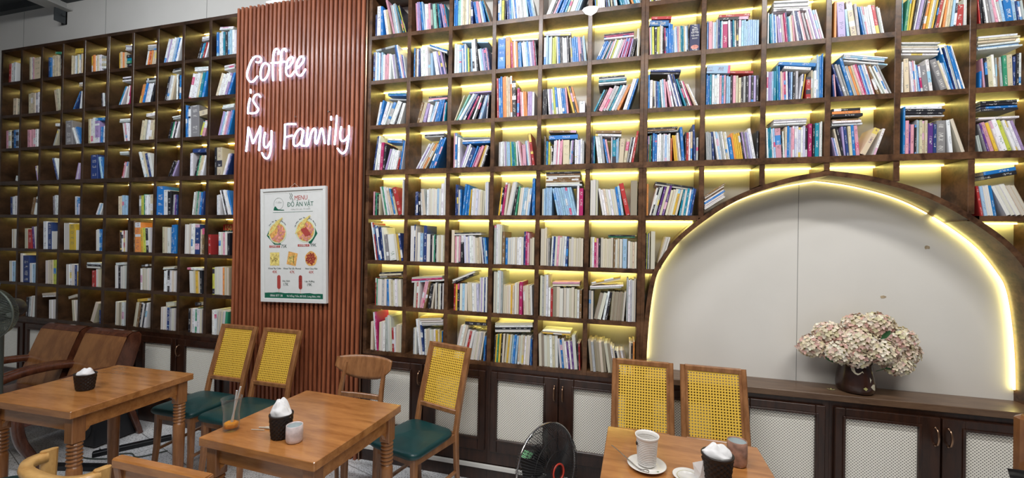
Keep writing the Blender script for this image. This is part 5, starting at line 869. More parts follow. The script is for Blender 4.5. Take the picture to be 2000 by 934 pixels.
# ------------------------------------------------------------ furniture
def leg_post(pts, w, d, name, mat, t, c=.004): return MB().beam(pts, w, d, upv=(0, 1, 0) if 0 else (1, 0, 0), c=c).build(name, mat, t)
def seat_mesh(w0, w1, y0, y1, z0, z1, dome=.012):
    """upholstered seat: rounded trapezoid, w0 front half-width, w1 back half-width"""
    mb = MB(); N = 28; rings = []
    def ring(z, ins):
        out = []
        for k in range(N):
            a = 2*PI*k/N; cx = math.copysign(abs(math.cos(a))**.28, math.cos(a)); cy = math.copysign(abs(math.sin(a))**.28, math.sin(a))
            f = (cy+1)/2; w = (w0+(w1-w0)*f)-ins; out.append((cx*w, (y0+y1)/2+cy*((y1-y0)/2-ins), z))
        return out
    for z, ins in ((z0, .006), (z0+.008, 0), (z1-.012, 0), (z1-.003, .006), (z1, .018), (z1+dome*.6, .07), (z1+dome, .13)): rings.append(ring(z, ins))
    vs = [p for r_ in rings for p in r_]; fs = [(k*N+j, k*N+(j+1) % N, (k+1)*N+(j+1) % N, (k+1)*N+j) for k in range(len(rings)-1) for j in range(N)]
    mb.add(vs, fs, 0, None, True); mb.add(rings[-1], [tuple(range(N))], 0, None, True); mb.add(rings[0], [tuple(range(N-1, -1, -1))])
    return mb
def cane_chair():
    t = thing('cane_chair', 'x', 'chair', (0, 0, 0), 0, 'cane-backed chairs')
    hw = .148
    def yb(z): return .178+(.122)*max(0, (z-.44)/.44)**1.05
    for sx in (-1, 1):
        pts = [(sx*(hw+.006), .215, 0), (sx*hw, .190, .22), (sx*hw, .178, .42), (sx*hw, yb(.52), .52), (sx*hw, yb(.70), .70), (sx*hw, yb(.88), .88)]
        MB().beam(pts, .030, .027, upv=(1, 0, 0), c=.005, scales=[.8, 1, 1.05, 1, .95, .9]).build('rear_leg', 'chair_wood', t)
        MB().beam([(sx*.150, -.165, 0), (sx*.140, -.150, .20), (sx*.134, -.145, .415)], .034, .034, upv=(1, 0, 0), c=.007, scales=[.72, .9, 1.1]).build('front_leg', 'chair_wood', t)
        MB().beam([(sx*.147, -.150, .17), (sx*.147, .195, .19)], .022, .014, c=.003).build('stretcher', 'chair_wood', t)
        MB().beam([(sx*.140, -.145, .392), (sx*.145, .178, .392)], .045, .018, c=.002).build('side_rail', 'chair_wood', t)
    MB().beam([(-.134, -.148, .392), (.134, -.148, .392)], .045, .018, upv=(0, 1, 0)).build('front_rail', 'chair_wood', t)
    MB().beam([(-.145, .178, .392), (.145, .178, .392)], .045, .018, upv=(0, 1, 0)).build('back_rail', 'chair_wood', t)
    seat_mesh(.1755, .162, -.192, .160, .412, .446, .008).build('seat', 'green_leather', t)
    fr = MB()
    z0, z1 = .525, .868
    tl = Vector((0, yb(z1)-yb(z0), z1-z0)).normalized()
    for z in (z0, z1): fr.beam([(-hw+.012, yb(z), z), (hw-.012, yb(z), z)], .028, .024, upv=(0, 1, 0), c=.004)
    for sx in (-1, 1): fr.beam([(sx*(hw-.016), yb(z0)-.004, z0), (sx*(hw-.016), yb(z1)-.004, z1)], .008, .016, upv=(1, 0, 0))
    fr.build('back_frame', 'chair_wood', t)
    a, b_ = hw-.018, z1-.012
    zz0 = z0+.012; p = MB(); p.add([(-a, yb(zz0)-.002, zz0), (a, yb(zz0)-.002, zz0), (a, yb(b_)-.002, b_), (-a, yb(b_)-.002, b_), (-a, yb(zz0)+.001, zz0), (a, yb(zz0)+.001, zz0), (a, yb(b_)+.001, b_), (-a, yb(b_)+.001, b_)], [(0, 1, 2, 3), (7, 6, 5, 4)])
    L = math.hypot(b_-zz0, yb(b_)-yb(zz0)); p.uv = {0: [(-a, 0), (a, 0), (a, L), (-a, L)], 1: [(-a, L), (a, L), (a, 0), (-a, 0)]}
    p.build('cane_panel', 'cane_yellow', t)
    mm = MB()     # beading round the cane
    for pts in ([(-a, yb(zz0)-.004, zz0), (a, yb(zz0)-.004, zz0)], [(-a, yb(b_)-.004, b_), (a, yb(b_)-.004, b_)], [(-a, yb(zz0)-.004, zz0), (-a, yb(b_)-.004, b_)], [(a, yb(zz0)-.004, zz0), (a, yb(b_)-.004, b_)]): mm.tube(pts, .0022, 6)
    mm.build('beading', 'light_wood', t)
    return t
c0 = cane_chair(); c0.location = (-2.682, -.400, 0); c0['label'] = 'green cane-backed chair touching the right side of the left table'
dup(c0, (-2.300, -.400, 0), 0, 'green cane-backed chair below the menu, nearer the middle table')
dup(c0, (-1.105, -.405, 0), -.27, 'green cane-backed chair turned aside at the right of the middle table')
dup(c0, (.113, -.400, 0), 0, 'left cane-backed chair of the pair behind the right table')
dup(c0, (.468, -.400, 0), 0, 'right cane-backed chair of the pair behind the right table')

def turned_leg(t, x, y, ztop, sw, mat='leg_wood', spiral=True):
    mb = MB(); mb.bbox(x-sw/2, x+sw/2, y-sw/2, y+sw/2, ztop-.125, ztop, .003)
    pr = [(.020, ztop-.125)]
    z = ztop-.128
    for k in range(6): pr += [(.0215, z), (.0290, z-.006), (.0295, z-.011), (.0215, z-.017)]; z -= .0178
    pr += [(.024, z), (.0285, z-.02), (.0285, z-.10), (.026, z-.25), (.021, .03), (.019, .0)]
    mb.lathe([(r_, q) for r_, q in reversed(pr)], 20, (x, y, 0), close=True)
    return mb.build('leg', mat, t)
def table(loc, rz, W, D, label):
    t = thing('cafe_table', label, 'table', loc, rz, 'square wooden cafe tables')
    h = .72
    MB().bbox(-W/2, W/2, -D/2, D/2, h-.034, h, .003).build('tabletop', 'table_wood', t)
    a, b_ = W/2-.045, D/2-.045
    ap = MB(); z0, z1 = h-.105, h-.0345
    ap.box(-a+.02, a-.02, -b_-.012, -b_+.008, z0, z1).box(-a+.02, a-.02, b_-.008, b_+.012, z0, z1).box(-a-.012, -a+.008, -b_+.02, b_-.02, z0, z1).box(a-.008, a+.012, -b_+.02, b_-.02, z0, z1)
    for sx in (-1, 1):
        for sy in (-1, 1):   # small curved brackets beside each leg
            M = Matrix.Translation((sx*(a-.024), sy*(b_-.0), 0)) @ Matrix.Diagonal((sx, 1, 1, 1))
            ap.poly([(0, z0+.001), (-.030, z0+.001), (-.022, z0-.012), (-.008, z0-.022), (0, z0-.045)][::sx], -.008, .010, 0, M)
            M = Matrix.Translation((sx*a, sy*(b_-.024), 0)) @ Matrix.Rotation(sy*PI/2, 4, 'Z')
            ap.poly([(0, z0+.001), (-.030, z0+.001), (-.022, z0-.012), (-.008, z0-.022), (0, z0-.045)], -.008, .010, 0, M)
    ap.build('apron', 'table_wood', t)
    for sx in (-1, 1):
        for sy in (-1, 1): turned_leg(t, sx*a, sy*b_, h-.0345, .052)
    return t
table((-2.698, -.935, 0), .035, .585, .572, 'square wooden table at the left with only a napkin basket on it')
table((-1.329, -.957, 0), -.045, .572, .560, 'square wooden table in the middle holding the drinking glass')
table((.232, -.921, 0), -.030, .583, .575, 'square wooden table at the right holding the ribbed white mug')

# curved-board wooden chair behind the middle table
t = thing('wooden_chair', 'wooden chair with a wide curved backboard, behind the middle table', 'chair', (-1.550, -.470, 0), .03)
for sx in (-1, 1):
    MB().beam([(sx*.150, .200, 0), (sx*.145, .180, .42), (sx*.140, .215, .60), (sx*.135, .255, .74)], .028, .024, upv=(1, 0, 0), c=.005, scales=[.8, 1.1, 1, .8]).build('rear_leg', 'chair_wood', t)
    MB().beam([(sx*.145, -.150, 0), (sx*.138, -.140, .415)], .032, .032, upv=(1, 0, 0), c=.006, scales=[.75, 1.1]).build('front_leg', 'chair_wood', t)
    MB().beam([(sx*.140, -.14, .39), (sx*.145, .178, .39)], .045, .018).build('side_rail', 'chair_wood', t)
MB().beam([(-.136, -.142, .39), (.136, -.142, .39)], .045, .018).build('front_rail', 'chair_wood', t)
MB().beam([(-.140, .205, .555), (0, .212, .555), (.140, .205, .555)], .030, .016, c=.003).build('crossbar', 'chair_wood', t)
seat_mesh(.178, .158, -.180, .160, .412, .446).build('seat', 'green_leather', t)
mb = MB(); nx, nz = 16, 7; vs = []
for side in (0, 1):
    for i in range(nx+1):
        u = -1+2*i/nx; zt = .785-.012*abs(u)**3; zb = .640+.072*abs(u)**3+.008*u*u
        for j in range(nz+1):
            v = j/nz; x = u*.192; y = .238+.045*(1-u*u)*0.9-.02+.012*side+.02*v
            vs.append((x, y, zb+(zt-zb)*v))
k = (nx+1)*(nz+1); fs = []
for i in range(nx):
    for j in range(nz): q = i*(nz+1)+j; fs += [(q, q+nz+1, q+nz+2, q+1), (k+q+1, k+q+nz+2, k+q+nz+1, k+q)]
for i in range(nx): q = i*(nz+1); fs += [(q, k+q, k+q+nz+1, q+nz+1), (q+nz, q+2*nz+1, k+q+2*nz+1, k+q+nz)]
for j in range(nz): fs += [(j, j+1, k+j+1, k+j)]; q = nx*(nz+1)+j; fs += [(q, k+q, k+q+1, q+1)]
mb.add(vs, fs, 0, None, True).build('backboard', 'chair_wood', t)

# foreground chairs
t = thing('wooden_chair', 'light wooden chair top nearest the camera, beside the middle table', 'chair', (-1.455, -1.378, 0), PI)
for sx in (-1, 1):
    MB().beam([(sx*.190, .080, 0), (sx*.190, .060, .42), (sx*.190, .085, .62), (sx*.190, .105, .765)], .030, .030, upv=(1, 0, 0), c=.004).build('rear_leg', 'light_wood' if 0 else 'leg_wood', t)
    MB().beam([(sx*.155, -.155, 0), (sx*.150, -.150, .40)], .032, .032, upv=(1, 0, 0), c=.005, scales=[.8, 1]).build('front_leg', 'leg_wood', t)
MB().beam([(-.200, .104, .752), (.200, .104, .752)], .034, .034, c=.005).build('top_rail', 'table_wood', t)
MB().beam([(-.176, .096, .690), (.176, .096, .690)], .088, .012, c=.002).build('back_panel', 'table_wood', t)
MB().beam([(-.176, .080, .560), (.176, .080, .560)], .030, .020, c=.002).build('lower_rail', 'table_wood', t)
MB().box(-.165, .165, -.150, .060, .380, .405).build('seat_frame', 'leg_wood', t)
seat_mesh(.178, .175, -.165, .045, .406, .440).build('seat', 'green_leather', t)

t = thing('curved_back_chair', 'pale yellow chair with a curved wraparound back rail, lower left corner', 'chair', (-1.950, -1.458, 0), PI-.09)
rail = smooth_pts([(-.170, -.012, .672), (-.158, .036, .672), (-.078, .072, .672), (.078, .072, .672), (.158, .036, .672), (.170, -.012, .672)], 5)
MB().sweep(rail, [(-.016, -.016), (.016, -.016), (.020, .0), (.016, .016), (-.016, .016), (-.020, .0)], smooth=True, upv=(0, 0, 1)).build('back_rail', 'light_wood', t)
for sx in (-1, 1):
    MB().beam([(sx*.160, -.02, .0), (sx*.160, -.01, .40), (sx*.172, -.022, .694)], .044, .026, upv=(1, 0, 0), c=.008, scales=[.7, .95, 1.1]).build('arm_post', 'light_wood', t)
    MB().beam([(sx*.11, .10, 0), (sx*.11, .078, .40), (sx*.085, .070, .662)], .026, .026, upv=(1, 0, 0), c=.005).build('rear_leg', 'light_wood', t)
    MB().beam([(sx*.15, -.235, 0), (sx*.15, -.225, .40)], .028, .028, upv=(1, 0, 0), c=.005).build('front_leg', 'light_wood', t)
MB().box(-.155, .155, -.225, .080, .375, .402).build('seat_frame', 'light_wood', t)
seat_mesh(.170, .140, -.245, .072, .403, .440).build('seat', 'green_leather', t)

t = thing('stool', 'brown round-seated stool cut off at the lower left corner', 'stool', (-2.845, -1.44, 0))
MB().lathe([(0, .415), (.15, .415), (.168, .425), (.170, .44), (.158, .458), (.10, .466), (0, .468)], 28).build('seat', 'brown_leather', t)
for k in range(4):
    a = PI/4+k*PI/2; MB().beam([(.155*math.cos(a), .155*math.sin(a), 0), (.125*math.cos(a), .125*math.sin(a), .415)], .03, .03, upv=(0, 1, 0), c=.005).build('leg', 'leg_wood', t)
MB().tube([(.13*math.cos(a), .13*math.sin(a), .18) for a in [2*PI*k/20 for k in range(20)]], .009, 6, True).build('footring', 'leg_wood', t)

s2 = dup(t, (-2.478, -1.435, 0), .4, 'green round-seated stool beside the brown one, lower left corner')
for c_ in s2.children:
    if c_.name.startswith('seat'): c_.data = c_.data.copy(); c_.data.materials[0] = MATS['green_leather']
# bent-wood armchairs
def armchair():
    t = thing('wooden_armchair', 'x', 'armchair', (0, 0, 0), 0, 'bent-wood armchairs')
    # curved back: thick sides (dark) and a flat plywood face; profile in Y-Z
    prof = [(-.175, .33), (-.150, .42), (-.105, .56), (-.055, .70), (-.020, .765), (.010, .785), (.045, .782), (.062, .76), (.058, .70), (.020, .56), (-.03, .42), (-.06, .30)]
    mb = MB(); n = len(prof); hw = .222
    for sx in (-1, 1):
        vs = [(sx*hw, y, z) for y, z in prof]+[(sx*(hw-.030), y, z) for y, z in prof]
        fs = [tuple(range(n)), tuple(range(2*n-1, n-1, -1))]+[((i+1) % n, i, i+n, (i+1) % n+n) for i in range(n)]
        if sx < 0: fs = [tuple(reversed(f)) for f in fs]
        MB().add(vs, fs).build('back_side', 'armchair_edge', t)
    face = [(y-.009, z) for y, z in prof[:4]]+[(-.042, .755)]; vs = []
    pts = face; m_ = len(pts)
    vs = [(-.222, y+.006, z) for y, z in pts]+[(.222, y+.006, z) for y, z in pts]+[(-.190, y+.024, z) for y, z in pts]+[(.190, y+.024, z) for y, z in pts]
    fs = [(i, m_+i, m_+i+1, i+1) for i in range(m_-1)]+[(2*m_+i+1, 3*m_+i+1, 3*m_+i, 2*m_+i) for i in range(m_-1)]+[(0, 2*m_, 3*m_, m_), (m_-1, 2*m_-1, 4*m_-1, 3*m_-1)]
    MB().add(vs, fs, 0, None, True).build('back_panel', 'armchair_wood', t)
    roll = [(-.036, .757), (-.016, .777), (.012, .790), (.044, .786), (.062, .762), (.05, .750), (.03, .752), (.0, .755), (-.02, .745)]
    k = len(roll); vs = [(-.220, y, z) for y, z in roll]+[(.220, y, z) for y, z in roll]
    MB().add(vs, [(i, i+k, (i+1) % k+k, (i+1) % k) for i in range(k)], 0, None, False).build('top_roll', 'armchair_edge', t)
    MB().bbox(-.205, .205, -.60, -.135, .300, .345, .006).build('seat', 'armchair_edge', t)
    MB().bbox(-.19, .19, -.585, -.18, .3455, .365, .006).build('seat_pad', 'armchair_edge', t)
    for sx in (-1, 1):
        arm = smooth_pts([(sx*.222, -.04, .520), (sx*.226, -.18, .545), (sx*.230, -.34, .548), (sx*.232, -.47, .525), (sx*.232, -.565, .470), (sx*.232, -.615, .38), (sx*.230, -.60, .24), (sx*.228, -.55, .12), (sx*.226, -.50, .0)], 4)
        MB().sweep(arm, [(-.018, -.024), (.018, -.024), (.026, -.012), (.026, .012), (.018, .024), (-.018, .024), (-.026, .012), (-.026, -.012)], upv=(1, 0, 0), smooth=True).build('arm', 'armchair_edge', t)
        MB().beam([(sx*.215, -.05, .40), (sx*.225, .0, .20), (sx*.235, .06, 0)], .040, .034, upv=(1, 0, 0), c=.006, scales=[1.1, 1, .8]).build('rear_leg', 'armchair_edge', t)
        MB().beam([(sx*.222, -.62, .322), (sx*.215, -.04, .330)], .045, .030, c=.004).build('side_rail', 'armchair_edge', t)
    return t
a0 = armchair(); a0.location = (-4.315, -.215, 0); a0['label'] = 'brown bent-wood armchair nearer the fan at the far left'
dup(a0, (-3.800, -.215, 0), 0, 'brown bent-wood armchair on the right of the two at the left')

# ------------------------------------------------------------ things under and beside the left table
t = thing('speaker_box', 'black loudspeaker box on the floor behind the left table', 'speaker', (-3.715, -.29, 0), 0)
MB().bbox(-.125, .125, -.14, .14, .012, .285, .008).build('cabinet', 'black_plastic', t)
MB().lathe([(0, .002), (.05, .004), (.082, .012), (.095, .004), (.095, 0)], 24, M=Matrix.Translation((0, -.14, .15)) @ Matrix.Rotation(PI/2, 4, 'X')).build('cone', 'dark_wire', t)
for sx in (-1, 1):
    for sy in (-1, 1): MB().lathe([(.015, 0), (.015, .012)], 10, (sx*.1, sy*.11, 0), close=True).build('foot', 'black_plastic', t)
def strip_(loc, rz, L, label):
    t = thing('power_strip', label, 'power strip', loc, rz, 'black power strips')
    MB().bbox(-L/2, L/2, -.024, .024, 0, .032, .005).build('body', 'black_plastic', t)
    for k in range(5): MB().box(-L/2+.05+k*(L-.08)/5, -L/2+.078+k*(L-.08)/5, -.012, .012, .032, .0335).build('socket', 'dark_wire', t)
    return t
strip_((-3.36, -.625, 0), .26, .46, 'black power strip lying across behind the left table leg')
strip_((-3.36, -.33, 0), .95, .42, 'black power strip pointing at the cabinets, right of the loudspeaker')
for pts, lab in ((([(-3.55, -.42, .006), (-3.40, -.45, .006), (-3.28, -.40, .006), (-3.18, -.42, .006), (-3.08, -.30, .006)]), 'grey cable curling between the two power strips'),
                 (([(-3.14, -.55, .006), (-3.10, -.68, .006), (-3.22, -.80, .006), (-3.45, -.86, .006), (-3.62, -.90, .006)]), 'thin cable looping forward over the floor behind the left table'),
                 (([(-3.66, -.47, .006), (-3.52, -.53, .006), (-3.36, -.50, .006), (-3.26, -.44, .006), (-3.19, -.50, .006)]), 'pale cable running along the front of the loudspeaker')):
    o = MB().tube(smooth_pts(pts, 6), .0045, 6).build('power_cable', 'grey_wire'); tag(o, lab, 'cable', 'loose floor cables')

# ------------------------------------------------------------ fans
def fan_head(t, M, r, ringmat, cagemat, hub, back_mesh=26):
    g = MB()
    for s_, dz in ((1, .075), (-1, .070)):
        for k in range(100):
            a = 2*PI*k/100; pts = []
            for q in range(7):
                f = q/6; rr = .035+(r-.035)*f; pts.append(M @ Vector((rr*math.cos(a), rr*math.sin(a), s_*dz*math.sqrt(max(0, 1-f**3)))))
            g.tube(pts, .0014, 4)
        for f in (.35, .68): g.tube([M @ Vector(((.035+(r-.035)*f)*math.cos(a), (.035+(r-.035)*f)*math.sin(a), s_*dz*math.sqrt(1-f**3))) for a in [2*PI*k/40 for k in range(40)]], .0016, 5, True)
    g.build('guard', cagemat, t)
    MB().tube([M @ Vector((r*math.cos(a), r*math.sin(a), 0)) for a in [2*PI*k/56 for k in range(56)]], .0048, 8, True).build('guard_ring', ringmat, t)
    MB().lathe([(0, .078), (.028, .078), (.034, .07), (.034, .066)], 24, M=M).build('hub_cap', 'black_plastic', t)
    MB().lathe([(.034, .064), (.036, .080), (.044, .080), (.046, .064)], 28, M=M).build('hub_ring', hub, t)
    for k in range(5):
        b_ = MB(); vs = []
        for i in range(6):
            f = i/5
            for j in range(4):
                h = j/3; a = k*2*PI/5+(-.16+.62*h*(1-.25*f))+f*.25; rr = .035+(r*.86-.035)*f; vs.append(tuple(M @ Vector((rr*math.cos(a), rr*math.sin(a), -.022+.040*h))))
        b_.add(vs, [(i*4+j, i*4+j+1, i*4+j+5, i*4+j+4) for i in range(5) for j in range(3)], 0, None, True); b_.build('blade', 'black_plastic' if cagemat == 'dark_wire' else 'grey_wire', t)
    MB().lathe([(0, -.17), (.035, -.168), (.052, -.155), (.058, -.13), (.060, -.075), (.05, -.062), (0, -.06)], 24, M=M).build('motor', 'black_plastic', t)
ax = Vector((.84, -.52, .12)).normalized(); q_ = ax.to_track_quat('Z', 'Y').to_matrix().to_4x4()
t = thing('floor_fan', 'black floor fan with a red hub ring in front of the webbing doors', 'fan', (-.40, -.34, 0))
M = Matrix.Translation((.035, 0, .335)) @ q_
fan_head(t, M, .225, 'chrome', 'dark_wire', 'red_plastic')
MB().lathe([(.012, -.175), (.03, -.176), (.032, -.170), (.012, -.169)], 20, M=M).build('motor_badge', 'rose_gold', t)
MB().box(-.022, .022, .052, .0595, -.15, -.08, 0, M @ Matrix.Rotation(.6, 4, 'Z')).build('energy_label', 'label_green', t)
MB().tube([(-.06, .05, .20), (-.035, .03, .02)], .016, 10).build('neck', 'black_plastic', t)
MB().lathe([(0, 0), (.15, 0), (.155, .008), (.14, .022), (.03, .032), (0, .034)], 32, (-.04, .02, 0)).build('base', 'black_plastic', t)
ax = Vector((.32, -.93, -.05)).normalized(); q_ = ax.to_track_quat('Z', 'Y').to_matrix().to_4x4()
t = thing('pedestal_fan', 'grey pedestal fan cut off by the left edge, above the armchairs', 'fan', (-3.115, -1.15, 0))
M = Matrix.Translation((-.055, .0, 1.105)) @ q_
fan_head(t, M, .140, 'grey_wire', 'grey_wire', 'blue_plastic')
MB().tube([(-.14, .10, .0), (-.14, .10, 1.05), (-.02, .08, 1.09)], .014, 10).build('pole', 'grey_wire', t)
MB().lathe([(0, 0), (.09, 0), (.095, .01), (.08, .03), (.03, .04), (0, .042)], 32, (-.14, .10, 0)).build('base', 'black_plastic', t)
MB().lathe([(0, -.0), (.014, 0), (.016, .02), (.012, .03), (0, .032)], 12, (.035, .0, 1.245)).tube([(.035, .0, 1.20), (.035, .0, 1.248)], .006, 8).build('clip', 'blue_plastic', t)

# ------------------------------------------------------------ flowers in the arch
t = thing('vase', 'dark glazed vase with a white crane holding the hydrangeas', 'vase', (1.197, .086, .768))
VP = [(0, 0), (.066, 0), (.078, .008), (.084, .025), (.085, .045), (.080, .085), (.073, .125), (.069, .150), (.071, .158), (.066, .160), (.060, .150), (.062, .10), (.066, .03), (0, .012)]
MB().lathe(VP, 40).build('body', 'vase_glaze', t)
def on_vase(pts, name, mat):
    vs = []; 
    for u, z in pts:
        r_ = .0862-.0135*max(0, (z-.045))/.1 if z > .045 else .0862; a = -PI/2+u/.08; vs.append((r_*math.cos(a), r_*math.sin(a), z))
    MB().add(vs, [tuple(range(len(vs)))]).build(name, mat, t)
on_vase([(-.056, .138), (-.046, .146), (-.038, .136), (-.034, .120), (-.030, .108), (-.040, .112), (-.050, .122)], 'crane_wing', 'motif_cream')
on_vase([(-.048, .124), (-.036, .108), (-.024, .104), (-.014, .110), (-.006, .120), (.002, .116), (-.004, .126), (-.012, .118), (-.022, .112), (-.034, .116)], 'crane_body', 'motif_cream')
on_vase([(.030, .050), (.045, .062), (.058, .060), (.058, .030), (.045, .034)], 'leaf_motif', 'motif_cream')
on_vase([(.030, .098), (.036, .084), (.044, .090), (.034, .078), (.030, .068)], 'reed_motif', 'motif_cream')
on_vase([(-.004, .040), (.006, .048), (.016, .040), (.008, .030)], 'leaf_motif', 'motif_olive')
heads = [(-.205, .225, -.005, .062, 'leftmost'), (-.125, .295, .0, .066, 'upper left'), (-.105, .215, -.055, .064, 'lower left'), (-.015, .270, -.045, .074, 'middle, above the vase mouth'), (.010, .350, .025, .060, 'top centre'), (.085, .358, -.01, .068, 'topmost'), (.075, .235, -.060, .072, 'lower centre'),
         (.165, .290, -.02, .072, 'upper right'), (.200, .225, -.01, .062, 'rightmost'), (.150, .170, -.045, .058, 'drooping low at the right'), (-.03, .195, -.06, .055, 'just over the vase rim')]
for hx, hz, hy, hr, wh in heads:
    hc = Vector((hx, hy-.010, hz)); o = thing('hydrangea', 'pale pink and cream hydrangea head, %s of the bouquet' % wh, 'flower', (1.197, .086, .768), 0, 'hydrangea heads in the vase')
    pt = MB(); N = int(135*(hr/.065)**2)
    for k in range(N):
        zz = 1-2*(k+.5)/N; a = k*2.39996; rr = math.sqrt(1-zz*zz); d = Vector((rr*math.cos(a), rr*math.sin(a), zz))
        if d.y > .75: continue
        p = hc+Vector((d.x*hr*1.08, d.y*hr*.9, d.z*hr*.88))*R.uniform(.90, 1.06)
        if p.y > WY-.086-.02: continue
        n_ = (d+Vector((R.uniform(-.45, .45), R.uniform(-.45, .45), R.uniform(-.3, .5)))).normalized(); e1 = n_.cross(Vector((.2, .1, 1))).normalized(); e2 = n_.cross(e1); rot = R.uniform(0, 2)
        base = R.choice([(.74, .64, .48), (.80, .72, .58), (.74, .56, .47), (.64, .40, .35), (.78, .69, .53), (.70, .64, .42), (.82, .75, .64)])
        for q in range(4):
            b_ = rot+q*PI/2; u = e1*math.cos(b_)+e2*math.sin(b_); w_ = e1*-math.sin(b_)+e2*math.cos(b_); s_ = R.uniform(.0085, .0120)
            n0 = len(pt.f); pt.add([p, p+u*s_*.6-w_*s_*.62+n_*.002, p+u*s_*1.25-w_*s_*.35+n_*.005, p+u*s_*1.35+w_*s_*.25+n_*.004, p+u*s_*.7+w_*s_*.62+n_*.002], [(0, 1, 2, 3, 4)])
            pt.col[n0] = jit(base, .15)
    pt.build('petals', 'petal', o)
    tg = Vector((max(-.045, min(.045, hx*.4)), -.0, .150)); low = Vector((tg.x*.5, 0, .03))
    MB().tube(smooth_pts([low, tg, (tg+hc)/2+Vector((0, 0, .01)), hc], 4), .0035, 6).build('stem', 'stem_green', o)
    MB().lathe([(0, -.6), (.55, -.45), (.72, 0), (.5, .5), (0, .6)], 10, M=Matrix.Translation(hc) @ Matrix.Diagonal((hr, hr*.9, hr, 1))).build('calyx', 'motif_olive', o)
for lx, lz, ly, ang, wh in ((.085, .150, -.085, .5, 'right of the vase rim'), (-.115, .165, -.075, 2.8, 'under the lower left hydrangea'), (.060, .300, -.10, .9, 'between the upper flower heads')):
    M = Matrix.Translation((1.197+lx, .086+ly, .768+lz)) @ Matrix.Rotation(-ang, 4, 'Y')
    o = MB().add([(0, 0, 0), (.02, -.004, .012), (.045, -.008, .010), (.062, -.004, 0), (.045, -.008, -.010), (.02, -.004, -.012), (.03, .0, 0)], [(0, 1, 6), (1, 2, 6), (2, 3, 6), (3, 4, 6), (4, 5, 6), (5, 0, 6)], 0, M, True).tube([M @ Vector((0, 0, 0)), M @ Vector((-.03, .03, -.01))], .0016, 5).build('hydrangea_leaf', 'leaf')
    tag(o, 'dark green leaf ' + wh, 'leaf', 'hydrangea leaves')
mm = MB()
for k in range(5):
    a = k*1.26; p = Vector((1.075, .055, .7705)); mm.add([p, p+Vector((.014*math.cos(a-.3), .012*math.sin(a-.3), .004)), p+Vector((.020*math.cos(a), .018*math.sin(a), .006)), p+Vector((.014*math.cos(a+.3), .012*math.sin(a+.3), .004))], [(0, 1, 2, 3)])
o = mm.build('fallen_petal', 'motif_olive'); tag(o, 'small dried blossom lying on the ledge left of the vase', 'petal')

# ------------------------------------------------------------ things on the tables
TZ = .7205
def basket(loc, r0, r1, h, label, el=1.0, rz=0):
    t = thing('napkin_basket', label, 'basket', loc, rz, 'dark woven napkin baskets')
    def wv(a, z, r_): return .0030*math.sin(14*a+(PI if int(z/.009) % 2 else 0)) if .004 < z < h-.006 else 0
    pr = [(0, .002), (r0*.97, .002)]+[(r0+(r1-r0)*z/h+.0008*(k % 2), z) for k, z in enumerate([h*i/22 for i in range(23)])]+[(r1+.003, h), (r1+.003, h+.005), (r1-.004, h+.005), (r1-.005, h-.004), (r0-.005, .006), (0, .006)]
    MB().lathe([(0, 0)]+pr[1:], 84, sy=el, fn=wv).build('weave', 'basket_weave', t)
    return t
def napkin(loc, pts_top, r, label, seed_, h):
    """crumpled folded tissue rising from the basket"""
    rr = random.Random(seed_); mb = MB(); N = 14; rings = []
    for k, (z, f) in enumerate(((-.05, .50), (-.01, .84), (.004, .92), (.30*h, .84), (.58*h, .62), (.80*h, .40), (h*.93, .17))):
        ring = []
        for j in range(N):
            a = 2*PI*j/N; w_ = 1+(.16*math.sin(2*a+seed_)+.14*math.sin(5*a+k*.9+seed_))*(1 if k > 2 else .15); lean = pts_top*max(0, z)/h
            ring.append((loc[0]+lean[0]+r*f*w_*math.cos(a), loc[1]+lean[1]+r*f*.72*w_*math.sin(a), loc[2]+z+rr.uniform(-.16, .16)*h*(k > 2)+(.10*h*math.sin(3*a+seed_) if k > 2 else 0)))
        rings.append(ring)
    vs = [p for q in rings for p in q]; fs = []
    for k in range(len(rings)-1):
        for j in range(N):
            a, b_, c, d = k*N+j, k*N+(j+1) % N, (k+1)*N+(j+1) % N, (k+1)*N+j
            fs += [(a, b_, c), (a, c, d)] if (j+k) % 2 else [(a, b_, d), (b_, c, d)]
    mb.add(vs, fs+[tuple(range((len(rings)-1)*N, len(rings)*N))])
    # a standing folded corner
    cx, cy, cz = loc[0]+pts_top[0], loc[1], loc[2]
    mb.add([(cx-r*.75, cy, cz), (cx-r*.15, cy-r*.35, cz), (cx+r*.35, cy+.004, cz+.004), (cx-r*(.62 if seed_ == 8 else .08), cy-.003, cz+h*1.22), (cx-r*.2, cy+r*.2, cz)], [(0, 1, 3), (1, 2, 3), (2, 4, 3), (4, 0, 3)])
    o = mb.build('paper_napkins', 'tissue'); md = o.modifiers.new('fold', 'SUBSURF'); md.levels = 2; md.render_levels = 2
    for p_ in o.data.polygons: p_.use_smooth = True
    return tag(o, label, 'napkins', 'paper napkins in baskets')
b1 = (-2.680, -1.000, TZ); basket(b1, .040, .050, .078, 'dark woven basket of napkins alone on the left table', .8)
napkin((b1[0], b1[1], b1[2]+.078), Vector((.012, 0, 0)), .052, 'white napkins folded low in the left table basket', 3, .034)
b2 = (-1.322, -1.125, TZ); basket(b2, .034, .042, .090, 'dark woven basket beside the marbled cup on the middle table')
napkin((b2[0], b2[1], b2[2]+.090), Vector((-.008, 0, 0)), .050, 'pointed white napkins in the middle table basket', 5, .064)
b3 = (.318, -.975, TZ); basket(b3, .037, .048, .100, 'dark woven basket beside the brown cup on the right table')
napkin((b3[0], b3[1], b3[2]+.100), Vector((-.004, 0, 0)), .050, 'crumpled white napkins in the right table basket', 8, .040)
